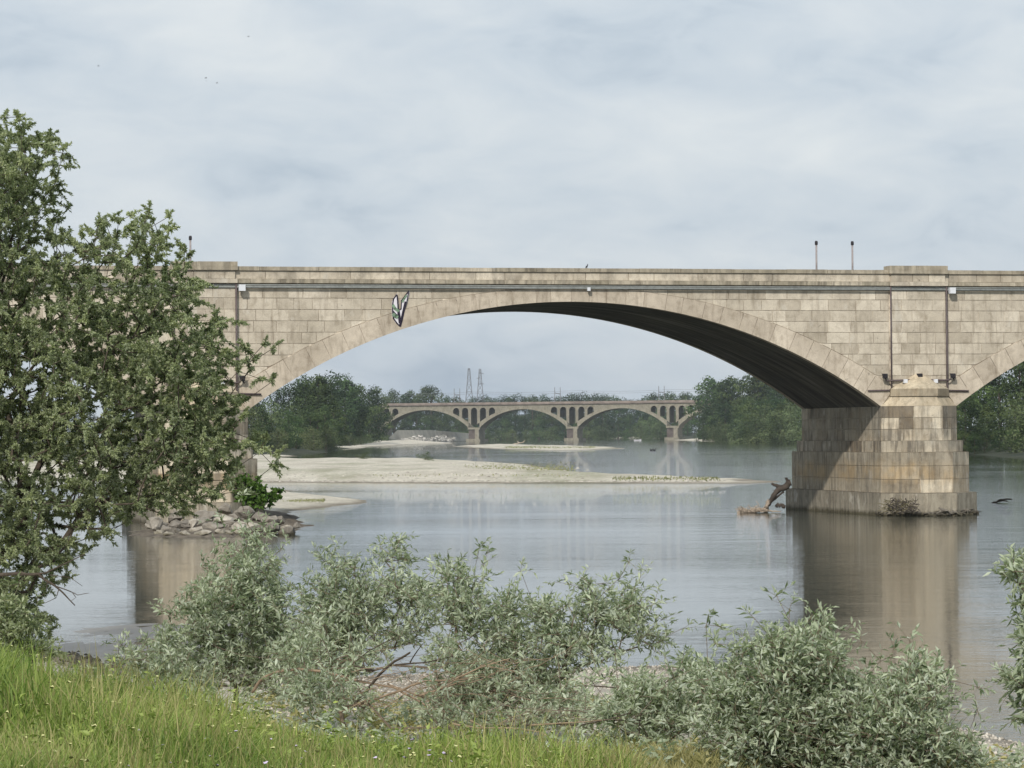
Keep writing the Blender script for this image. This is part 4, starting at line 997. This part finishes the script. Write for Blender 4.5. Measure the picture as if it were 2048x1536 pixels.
wood('dark_stick', [([(1050, 1450), (1110, 1447), (1160, 1448), (1215, 1436), (1260, 1420)], (2, 1)), ([(1100, 1447), (1160, 1452), (1190, 1460)], (1.3, .6)), ([(1210, 1440), (1290, 1443), (1330, 1446)], (1.4, .8)), ([(1277, 1500), (1278, 1460), (1280, 1420)], (1.8, 1.2))], 22, M['barkd'],
      'thin dark stick lying level across the pale gravel in the lower middle', 'branch', depthj=.2)
wood('shore_stick', [([(1060, 1382), (1110, 1372), (1180, 1372), (1245, 1376)], (2, 1.2)), ([(1110, 1373), (1130, 1360), (1150, 1350)], (1, .5))], 30, M['barkd'],
      'thin dark stick on the pale gravel at the water edge', 'branch')

def tangle(name, label, pxr, pyr, n, Y0, seed, mat):
    r = np.random.default_rng(seed); p0 = at((pxr[0] + pxr[1]) / 2, pyr[1], Y0); root = empty(name, p0); tag(root, label, 'branch'); b = MB(); s_ = Y0 / F
    for i in range(n):
        q = at(r.uniform(*pxr), r.uniform(*pyr), Y0 + r.uniform(-1.2, 1.2)) - p0; L_ = r.uniform(50, 190) * s_; a = r.choice([-1, 1]) * r.uniform(.05, .75); d = np.array([math.cos(a) * r.choice([-1, 1]), r.normal(0, .4), abs(math.sin(a)) * .7]); pts = [q]
        for k in range(5): d = unit(d + r.normal(0, .16, 3)); pts.append(pts[-1] + d * L_ / 5)
        w = r.uniform(.35, 1.1) * s_; b.tube(pts, [w, w * .9, w * .75, w * .6, w * .45, w * .25], 4)
        if r.random() < .6: k = r.integers(1, 4); d2 = unit(d + r.normal(0, .7, 3)); b.tube([pts[k], pts[k] + d2 * L_ * .2, pts[k] + d2 * L_ * .38 + r.normal(0, .02, 3)], [w * .6, w * .4, w * .2], 3)
    b.build('twigs', mat, root)
tangle('dead_twigs', 'tangle of thin bare dead twigs among the middle shrubs', (640, 1100), (1320, 1430), 85, 24.8, 71, M['twig'])
tangle('dead_brushwood', 'greyish tangle of bare twigs over the gravel right of the middle', (950, 1380), (1400, 1500), 60, 23, 72, M['twigg'])

# grass
def blades(name, n, xfun, hmin, hmax, wid, mat, seed, label, cat, tonef=None, lean=.35):
    r = np.random.default_rng(seed); Xp, Yp_ = xfun(r, n); Zp = near_z(Xp, Yp_); n = len(Xp)
    P = np.c_[Xp, Yp_, Zp - .02]; h = r.uniform(hmin, hmax, n) * (1 + .35 * np.sin(Xp * 2.1 + 1.3 * np.sin(Yp_ * 1.1)))
    d = r.normal(0, lean, (n, 2)); a = r.uniform(0, 6.28, n); sx_ = np.c_[np.cos(a), np.sin(a), 0 * a] * (wid * r.uniform(.6, 1.3, n))[:, None]
    m1 = P + np.c_[d * h[:, None] * .25, h * .55]; t1 = P + np.c_[d * h[:, None] * .9, h * r.uniform(.8, 1.0, n)]
    V = np.stack([P - sx_, P + sx_, m1 + sx_ * .8, m1 - sx_ * .8, t1], 1).reshape(-1, 3); k = np.arange(n) * 5
    Fc = np.concatenate([np.stack([k, k + 1, k + 2], 1), np.stack([k, k + 2, k + 3], 1), np.stack([k + 3, k + 2, k + 4], 1)])
    tn = np.clip(.45 + .25 * np.sin(Xp * 3 + Yp_) * np.sin(Yp_ * 1.7) + r.normal(0, .22, n), 0, 1)
    me = np_mesh(name, V, Fc, np.tile(tn, 3), mat); o = mkobj(name, me); tag(o, label, cat, None, 'stuff'); return o
def meadow(r, n):
    Y = r.uniform(11.5, 24, n); X = r.uniform(-1.05, 1, n) * .19 * Y; e = lerp_tab(X, EDGE)
    pr = np.clip(1 - (Y - e) / 3.4, 0, 1) * np.clip((.85 - X) / 1.3, 0, 1)
    k = r.random(n) < pr; return X[k], Y[k]
blades('grass', 150000, meadow, .12, .32, .0045, M['grass'], 31, 'lush green meadow grass covering the bank at lower left', 'grass')
def tallg(r, n):
    Y = r.uniform(17, 26, n); X = -.185 * Y + np.abs(r.normal(0, 1, n)) * .26 - .15; return X, Y
blades('tall_grass', 5000, tallg, .28, .5, .006, M['grass'], 32, 'clump of taller darker grass at the left edge below the willow', 'grass', None, .25)
def dryp(r, n):
    Y = r.uniform(15, 21.5, n); X = r.uniform(-.6, 3.2, n); k = r.random(n) < np.clip(1.2 - np.abs(X - 1.2) / 1.9, 0, 1); return X[k], Y[k]
blades('dry_grass', 42000, dryp, .06, .22, .005, M['drygrass'], 33, 'yellowish dry grass at the bottom right of the meadow', 'grass')
def seedh(r, n):
    X, Y = meadow(r, n); return X, Y
blades('seed_grass', 16000, seedh, .26, .42, .0035, M['drygrass'], 34, 'pale straw coloured grass stems standing among the meadow grass', 'grass', None, .2)
def flowers(name, n, mat, size, seed, label, xf):
    r = np.random.default_rng(seed); X, Y = xf(r, n); n = len(X); Z = near_z(X, Y) + r.uniform(.2, .33, n); c = np.c_[X, Y, Z]; V = []; Fc = []
    k = 6; a = np.linspace(0, 2 * np.pi, k, endpoint=False)
    rr_ = size * r.uniform(.6, 1.3, n)
    ring_ = c[:, None, :] + np.stack([np.cos(a)[None] * rr_[:, None], np.sin(a)[None] * rr_[:, None], r.normal(0, .25, (n, k)) * rr_[:, None]], -1)
    V = np.concatenate([c[:, None, :] - np.array([0, 0, size * .8]), ring_], 1).reshape(-1, 3); b0 = np.arange(n) * (k + 1)
    Fc = np.concatenate([np.stack([b0, b0 + 1 + i, b0 + 1 + (i + 1) % k], 1) for i in range(k)])
    me = np_mesh(name, V, Fc, np.full(len(Fc), .5), mat); tag(mkobj(name, me), label, 'flowers', None, 'stuff')
flowers('cream_flowers', 1300, M['petaly'], .013, 41, 'scattered small cream wildflowers in the meadow grass', meadow)
def herbs(name, n, xf, size, mat, seed, label, hz):
    r = np.random.default_rng(seed); X, Y = xf(r, n); n = len(X); P = []; Dv = []; sz = []; tn = []
    for x, y in zip(X, Y):
        m = r.integers(7, 18); h = r.uniform(*hz); z0 = float(near_z(np.array([x]), np.array([y]))[0]); t0 = r.uniform(.2, .9)
        f = r.random(m); P.append(np.c_[x + r.normal(0, .02, m), y + r.normal(0, .02, m), z0 + f * h]); Dv.append(unit(np.c_[r.normal(0, 1, (m, 2)), r.uniform(.1, .9, m)])); sz.append(size * r.uniform(.5, 1.3, m)); tn.append(np.clip(t0 + r.normal(0, .1, m), 0, 1))
    P = np.concatenate(P); Dv = np.concatenate(Dv); sz = np.concatenate(sz); tn = np.concatenate(tn)
    V, Fc = leaves_geo(P, Dv, sz, sz * .38, r); tag(mkobj(name, np_mesh(name, V, Fc, np.repeat(tn, 2), mat)), label, 'plants', None, 'stuff')
herbs('meadow_herbs', 1500, meadow, .04, M['grass'], 44, 'broad leaved weeds growing through the meadow grass', (.12, .36))
herbs('tall_meadow_herbs', 130, meadow, .06, M['grass'], 45, 'darker leafy weeds standing taller than the meadow grass', (.25, .45))
def shorep(r, n):
    X = r.uniform(-3.2, 4.2, n); Y = r.uniform(17, 33, n); k = (Y < lerp_tab(X, SH) - 3) & (Y > lerp_tab(X, EDGE) + 1.5) & (r.random(n) < .25 + .5 * (np.sin(X * 2.3 + Y * .8) > .2) + .4 * (Y < 22)); return X[k], Y[k]
herbs('shore_plants', 2600, shorep, .07, M['silver'], 46, 'low grey green sprouts scattered over the near gravel', (.05, .3))
herbs('dry_shore_plants', 1700, shorep, .07, M['drygrass'], 47, 'low brownish dry plants scattered over the near gravel', (.04, .22))
def pinkp(r, n):
    Y = r.uniform(12.5, 17, n); X = r.normal(-.9, .7, n); return X, Y
flowers('lilac_flowers', 60, M['petalp'], .012, 42, 'few small lilac wildflowers near the bottom of the meadow', pinkp)
# stones on the near shore
def stones(name, n, xr, yoff, smin, smax, mat, seed, label):
    r = np.random.default_rng(seed); X = r.uniform(*xr, n); Y = lerp_tab(X, SH) - r.uniform(*yoff, n); Z = near_z(X, Y)
    base = np.array([(1, 0, 0), (-1, 0, 0), (0, 1, 0), (0, -1, 0), (0, 0, 1), (0, 0, -1)], float)
    tri = np.array([(0, 2, 4), (2, 1, 4), (1, 3, 4), (3, 0, 4), (2, 0, 5), (1, 2, 5), (3, 1, 5), (0, 3, 5)])
    s_ = r.uniform(smin, smax, (n, 1, 1)) * r.uniform(.5, 1.2, (n, 6, 1)) * np.array([1.2, 1, .7]); a = r.uniform(0, 3.1, n)
    V = base[None] * s_; ca, sa = np.cos(a)[:, None], np.sin(a)[:, None]
    V = np.stack([V[..., 0] * ca - V[..., 1] * sa, V[..., 0] * sa + V[..., 1] * ca, V[..., 2]], -1) + np.c_[X, Y, Z][:, None, :]
    Fc = (tri[None] + np.arange(n)[:, None, None] * 6).reshape(-1, 3)
    me = np_mesh(name, V.reshape(-1, 3), Fc, np.repeat(r.random(n), 8), mat); tag(mkobj(name, me), label, 'stones', None, 'stuff')
stones('shore_pebbles', 16000, (-3.5, 8), (-.3, 12), .008, .04, M['pebble'], 51, 'loose pale pebbles and cobbles along the near shore')
stones('dark_stones', 700, (-6.5, -3.2), (-.6, 2.5), .03, .13, M['rock'], 52, 'dark wet stones at the water edge below the left shrub')

def bar_stones(name, n, pxr, pyr, z, smin, smax, seed, label):
    r = np.random.default_rng(seed); P = np.array([np.append(gnd(r.uniform(*pxr), pyr[0] + (pyr[1] - pyr[0]) * r.random(), z), z) for _ in range(n)])
    base = np.array([(1, 0, -.2), (-1, 0, -.2), (0, 1, -.2), (0, -1, -.2), (.2, 0, .8)]); tri = np.array([(0, 2, 4), (2, 1, 4), (1, 3, 4), (3, 0, 4)])
    V = base[None] * r.uniform(smin, smax, (n, 1, 1)) * r.uniform(.5, 1.4, (n, 5, 1)) * np.array([1.3, 1, .6]) + P[:, None, :]
    Fc = (tri[None] + np.arange(n)[:, None, None] * 5).reshape(-1, 3); tag(mkobj(name, np_mesh(name, V.reshape(-1, 3), Fc, np.repeat(r.random(n), 4), M['pebble'])), label, 'stones', None, 'stuff')
bar_stones('bar_cobbles', 450, (400, 1180), (958, 924), .55, .04, .12, 81, 'scattered darker cobbles on the large gravel bar')
bar_stones('edge_cobbles', 500, (500, 1450), (964, 961), .22, .04, .12, 82, 'small cobbles along the near water edge of the large gravel bar')

# green bush growing on the left pier
pb_ = loc2world(PC0 + 1.9, -1.6, 0)
plant('pier_bush', 'bright green bush growing at the right corner of the left pier above the boulders', 'bush', [(500, 985, 28, 30), (515, 1005, 35, 22), (545, 990, 22, 12, .6), (485, 1010, 25, 22), (470, 960, 40, 20, .4)], pb_[1], .9,
      (pb_[0], pb_[1], .6), 110, (.22, .15), 2400, .006, M['bright'], M['barkd'], 61, .35)

# trees in the distance: a few kinds, each copied
def far_tree(name, kind, mat, ht, cw, seed, low=.12, leaf=.42, nl=4200, lump=26):
    r = np.random.default_rng(seed); root = empty(name, (0, 0, 0)); b = MB()
    b.tube([(0, 0, -.5), (.1, 0, ht * .25), (-.1, .1, ht * .55), (0, 0, ht * .8)], [ht * .022, ht * .018, ht * .012, ht * .004], 7)
    lobes = []
    for i in range(lump):
        f = low + (1 - low) * (i + r.random()) / lump; 
        prof = math.sin(math.pi * min(1, max(.04, (f - low * .4) / (1.03 - low * .4))) ** (.8 if kind != 'poplar' else .6)) ** .55
        a = r.uniform(0, 6.28); rr_ = cw * prof * r.uniform(.15, .88); s_ = cw * r.uniform(.2, .42) * (.7 + .4 * prof)
        c = np.array([math.cos(a) * rr_, math.sin(a) * rr_, ht * f - s_ * .35]); lobes.append((c, s_))
        if i % 3 == 0: b.tube([(0, 0, max(ht * .12, c[2] - rr_ * .8)), c * (.6, .6, 1), c], [ht * .008, ht * .004, ht * .002], 5)
    b.build('trunk', M['barkd'], root)
    tot = sum(s * s for _, s in lobes); P = []; Nn = []; tn = []
    for c, s in lobes:
        k = int(nl * s * s / tot); u = unit(r.normal(0, 1, (k, 3))); rad_ = r.uniform(.72, 1.12, (k, 1)) * (1 + .25 * np.sin(u[:, :1] * 5 + c[0]) * np.sin(u[:, 2:] * 6 + c[1]))
        P.append(c + u * rad_ * s * np.array([1, 1, .8])); Nn.append(unit(u + r.normal(0, .34, (k, 3)))); tn.append(np.clip(r.normal(r.uniform(.1, .95), .16, k), 0, 1))
    P = np.concatenate(P); Nn = np.concatenate(Nn); tn = np.concatenate(tn); n = len(P)
    a = unit(np.cross(Nn, r.normal(0, 1, (n, 3)))); c_ = np.cross(Nn, a); s_ = leaf * r.uniform(.5, 1.3, (n, 1)); w_ = s_ * r.uniform(.4, .8, (n, 1))
    V = np.stack([P - a * s_ * .5, P + c_ * w_ * .5 + Nn * s_ * .1, P + a * s_ * .55, P - c_ * w_ * .5], 1).reshape(-1, 3); k = np.arange(n) * 4
    Fc = np.stack([k, k + 1, k + 2, k + 3], 1)
    mkobj('crown', np_mesh('crown', V, Fc, tn, mat), root); return root
protos = {}
def tree_copy(kind, x, y, ht, label, cat, group, name):
    key = kind + name
    args = {'broad': ('broadleaf_tree', 'broad', M['far_leaf'], 14, 5.2, 71), 'dark': ('broadleaf_tree', 'broad', M['far_dark'], 15, 5.6, 72), 'ragged': ('broadleaf_tree', 'broad', M['far_leaf'], 15, 4.6, 73),
            'willow': ('round_willow', 'broad', M['far_light'], 8, 4.6, 74), 'poplar': ('slender_tree', 'poplar', M['far_dark'], 18, 2.9, 75), 'bush': ('bush', 'broad', M['far_light'], 3, 2.6, 76)}[kind]
    h0 = args[3]; s = ht / h0
    if kind not in protos:
        kw = {'broad': dict(), 'dark': dict(low=.05), 'ragged': dict(lump=20, leaf=.5, nl=3600), 'willow': dict(low=-.0, leaf=.3, nl=4200), 'poplar': dict(nl=3200), 'bush': dict(low=-.1, leaf=.22, nl=1500, lump=12)}[kind]
        root = far_tree(*args, **kw); protos[kind] = root; new = root
    else:
        src = protos[kind]; new = src.copy(); C.objects.link(new)
        for ch in src.children: c_ = ch.copy(); C.objects.link(c_); c_.parent = new
    new.location = (float(x), float(y), gz(x, y) - .1)
    new.scale = (s * random.uniform(.85, 1.2), s * random.uniform(.85, 1.2), s); new.rotation_euler = (0, 0, random.uniform(0, 6.28))
    tag(new, label, cat, group); new['label'] = label; return new
def wood_row(xr, Yr, topf, kinds, n, label, group, seed, name='', back=0, hmul=(.8, 1.03), cat='tree'):
    r = random.Random(seed)
    for i in range(n):
        px = xr[0] + (xr[1] - xr[0]) * (i + r.uniform(.1, .9)) / n
        f = (px - xr[0]) / (xr[1] - xr[0]); Y = Yr[0] + (Yr[1] - Yr[0]) * f + r.uniform(0, 1) * back
        X_ = (px - 1024) / F * Y; ytop = np.interp(px, [a for a, c in topf], [c for a, c in topf])
        ht = (at(px, ytop, Y)[2] - gz(X_, Y)) * r.uniform(*hmul)
        tree_copy(r.choice(kinds), X_, Y, max(2.5, ht), label, cat, group, name)
TL = [(-200, 760), (100, 770), (380, 760), (500, 775), (560, 770), (620, 748), (660, 742), (700, 752), (735, 775), (780, 775), (815, 790), (850, 780), (880, 785), (930, 795)]
GL = 'woods on the left bank seen through the arch'
wood_row((360, 640), (470, 600), TL, ['broad', 'dark', 'ragged'], 11, 'tall green tree in the back row of the left bank woods', GL, 1, back=50, hmul=(.86, 1.03))
wood_row((590, 760), (620, 900), TL, ['broad', 'dark', 'ragged'], 11, 'tall dark tree in the left bank woods left of the far bridge', GL, 2, back=60, hmul=(.88, 1.04))
wood_row((440, 680), (440, 610), [(400, 815), (560, 800), (620, 810), (680, 800)], ['broad', 'willow', 'broad'], 10, 'mid green tree in the middle row of the left bank woods', GL, 3, back=20)
wood_row((490, 680), (435, 590), [(450, 850), (600, 845), (680, 850)], ['willow', 'broad', 'willow'], 8, 'low rounded willow at the water edge of the left bank', GL, 4, back=8)
wood_row((690, 775), (730, 960), [(690, 865), (775, 868)], ['bush', 'willow'], 8, 'low bush on the left bank in front of the far bridge abutment', 'bushes on the left bank', 5, back=10, cat='bush')
wood_row((695, 762), (900, 1010), [(700, 800), (780, 815)], ['dark', 'dark'], 6, 'dark tree close to the left end of the far railway bridge', GL, 6, back=30)
wood_row((-120, 380), (440, 470), [(-120, 800), (380, 800)], ['dark', 'broad'], 14, 'dark tree on the left bank half hidden behind the big willow', 'trees behind the big willow', 7, back=40)
GB = 'wooded bank behind the far railway bridge'
wood_row((770, 935), (1330, 1420), [(770, 774), (815, 784), (850, 772), (880, 778), (905, 788), (935, 800)], ['broad', 'ragged', 'broad'], 11, 'round topped tree rising above the left end of the far railway bridge deck', GB, 8, back=60)
wood_row((930, 1400), (1560, 1480), [(930, 800), (960, 790), (1040, 787), (1060, 792), (1130, 786), (1200, 787), (1275, 796), (1300, 786), (1400, 786)], ['dark', 'broad', 'dark'], 34, 'dark tree in the row showing just above the far railway bridge deck', GB, 9, back=60, hmul=(.9, 1.03))
wood_row((780, 1380), (1330, 1380), [(780, 835), (1380, 825)], ['broad', 'dark', 'broad'], 34, 'green tree seen through the openings of the far railway bridge', GB, 10, back=70)
wood_row((900, 1300), (1290, 1330), [(900, 858), (1000, 853), (1300, 848)], ['willow', 'bush', 'broad'], 18, 'low bush on the bank under the far railway bridge', GB, 11, back=20, cat='bush')
tree_copy('willow', *(lambda q: (q[0], q[1]))(at(1300, 860, 1240)), 11, 'pale round willow beside the right pier of the far railway bridge', 'tree', None, '')
tree_copy('willow', *(lambda q: (q[0], q[1]))(at(1322, 860, 1230)), 9, 'pale willow close against the right pier of the far railway bridge', 'tree', None, '')
TR = [(1385, 790), (1415, 752), (1440, 762), (1465, 742), (1505, 735), (1535, 752), (1580, 765), (1620, 780), (1760, 760)]
GR = 'woods on the right bank seen through the arch'
wood_row((1408, 1600), (1000, 820), TR, ['dark', 'ragged', 'dark', 'broad'], 14, 'tall dark tree in the right bank woods, under the right side of the arch', GR, 12, back=60, hmul=(.88, 1.05))
wood_row((1400, 1560), (960, 760), [(1385, 830), (1450, 800), (1560, 790)], ['dark', 'broad'], 10, 'dark tree in the middle row of the right bank woods', GR, 13, back=30)
wood_row((1490, 1620), (760, 700), [(1480, 825), (1530, 808), (1620, 800)], ['willow', 'willow', 'broad'], 8, 'pale green willow at the water edge left of the right pier', GR, 14, back=15)
wood_row((1430, 1620), (800, 690), [(1430, 845), (1620, 845)], ['willow', 'bush'], 8, 'low pale willow bush overhanging the water left of the right pier', GR, 15, back=5, cat='bush')
tree_copy('willow', *(lambda q: (q[0], q[1]))(at(1442, 860, 880)), 7.5, 'small round pale willow standing alone behind the gravel of the right bank', 'tree', None, '')
wood_row((1402, 1450), (1060, 980), [(1385, 855), (1440, 850)], ['willow', 'broad'], 4, 'low green tree at the right end of the far railway bridge', GR, 16, back=10)
GQ = 'dark trees on the right bank beyond the right pier'
wood_row((1640, 2200), (430, 400), [(1600, 715), (2200, 700)], ['dark', 'ragged', 'dark'], 18, 'tall dark tree on the right bank, right of the right pier', GQ, 17, back=40, hmul=(.85, 1.05))
wood_row((1700, 2200), (395, 370), [(1700, 800), (2200, 790)], ['dark', 'dark', 'broad'], 16, 'dark tree in the front row right of the right pier', GQ, 18, back=15)
wood_row((1720, 2200), (385, 358), [(1720, 860), (2200, 850)], ['dark', 'broad'], 18, 'low dark tree overhanging the water right of the right pier', GQ, 19, back=6)
tree_copy('willow', *(lambda q: (q[0], q[1]))(at(2052, 880, 352)), 7.4, 'lighter green tree at the right edge in front of the dark trees', 'tree', None, '')
# plants on the gravel bars
def bar_plant(px, py, s, label, Yoff=0):
    p = gnd(px, py, .5); t = tree_copy('bush', p[0], p[1], s, label, 'bush', None, ''); t.location.z = .45
bar_plant(850, 923, 1.0, 'small dark bush standing on the far edge of the large gravel bar')
bar_plant(863, 924, .5, 'tiny bush just right of the small dark bush on the large gravel bar')
bar_plant(727, 921, .9, 'low dark bush at the far left edge of the large gravel bar')
def weeds(name, n, pxr, pyr, h, label, seed, z=.5, env=True):
    r = np.random.default_rng(seed); P = []
    for i in range(n):
        u = r.random(); v = np.clip(r.normal(.5, .22), 0, 1); p = gnd(pxr[0] + (pxr[1] - pxr[0]) * u, pyr[0] + (pyr[1] - pyr[0]) * v, z); P.append((p[0], p[1], z - .12))
    P = np.array(P); D_ = unit(r.normal(0, .4, (n, 3)) + np.array([0, 0, 1])); V, Fc = leaves_geo(P, D_, r.uniform(.4, 1.2, n) * h, r.uniform(.2, .5, n) * h, r)
    tag(mkobj(name, np_mesh(name, V, Fc, np.repeat(r.random(n), 2), M['weed'])), label, 'weeds', None, 'stuff')
weeds('bar_weeds', 420, (1225, 1440), (959, 950), .2, 'strip of green weeds on the tongue of the large gravel bar', 1, .45)
weeds('bar_plants', 3000, (740, 1150), (950, 923), .17, 'thin patch of green weeds on the middle of the large gravel bar', 2, .5)
weeds('far_weeds', 900, (1010, 1190), (896, 892), .3, 'narrow green strip of weeds on the distant gravel bar', 3, .4)
weeds('spit_grass', 1100, (520, 650), (1000, 992), .09, 'bright green grass on the small gravel spit by the left pier', 4, .3)
# small things far out on the river
p = gnd(1275, 881.5); bt = empty('speck', (p[0], p[1], 0), .1); tag(bt, 'tiny white speck on the far water just before the far railway bridge', 'speck')  # unidentified white speck on the water, modelled as a small craft
b = MB(); s_ = 1
sec = [(-1.3, .45, .0), (-.6, .55, .0), (.4, .5, .0), (1.4, .03, .18)]
for (xa_, wa, za_), (xb_, wb, zb_) in zip(sec[:-1], sec[1:]):
    for sg in (1, -1):
        b.face([(xa_, sg * wa * .6, -.1), (xb_, sg * wb * .6, -.1), (xb_, sg * wb, .45 + zb_), (xa_, sg * wa, .45 + za_)])
    b.face([(xa_, -wa, .4 + za_), (xb_, -wb, .4 + zb_), (xb_, wb, .4 + zb_), (xa_, wa, .4 + za_)])
b.face([(-1.3, -.27, -.1), (-1.3, .27, -.1), (-1.3, .45, .45), (-1.3, -.45, .45)])
b.build('speck_body', M['paintw'], bt); b = MB(); b.tube([(1.1, 0, .4), (1.1, 0, 1.3)], .08, 6); b.build('post', M['black'], bt)
for px, lab in ((1303, 'left one of two tiny ducks resting on the far water'), (1309, 'right one of two tiny ducks resting on the far water')):
    p = gnd(px, 901.5); b = MB(); b.tube([(-.35, 0, .18), (-.15, 0, .12), (.1, 0, .12), (.2, 0, .3), (.24, 0, .42), (.4, 0, .4)], [.02, .15, .16, .07, .08, .02], 8)
    o = b.build('duck', M['feather'], None, (p[0], p[1], 0), True); tag(o, lab, 'duck', 'ducks on the far water')
wood('bleached_branch', [([(1026, 888), (1040, 886), (1048, 884)], (1.2, .6)), ([(1038, 886), (1036, 883), (1034, 882)], (.8, .4)), ([(1045, 885), (1049, 882), (1050, 880)], (.8, .4))], 720, M['driftp'], 'small bleached branch at the far edge of the distant gravel bar', 'driftwood')

# ------------------------------------------------------------------ haze
b = MB(); b.box((-2900, -120, -2.5), (2900, 3300, 60))
o = b.build('haze', M['white']); tag(o, kind='stuff')
t = NT('haze_air'); pv = t.n('ShaderNodeVolumePrincipled', {'Color': (0.80, 0.87, 0.95, 1), 'Density': 0.00010, 'Anisotropy': 0.2})
t.t.links.new(pv.outputs[0], t.out.inputs['Volume']); o.data.materials.clear(); o.data.materials.append(t.m)
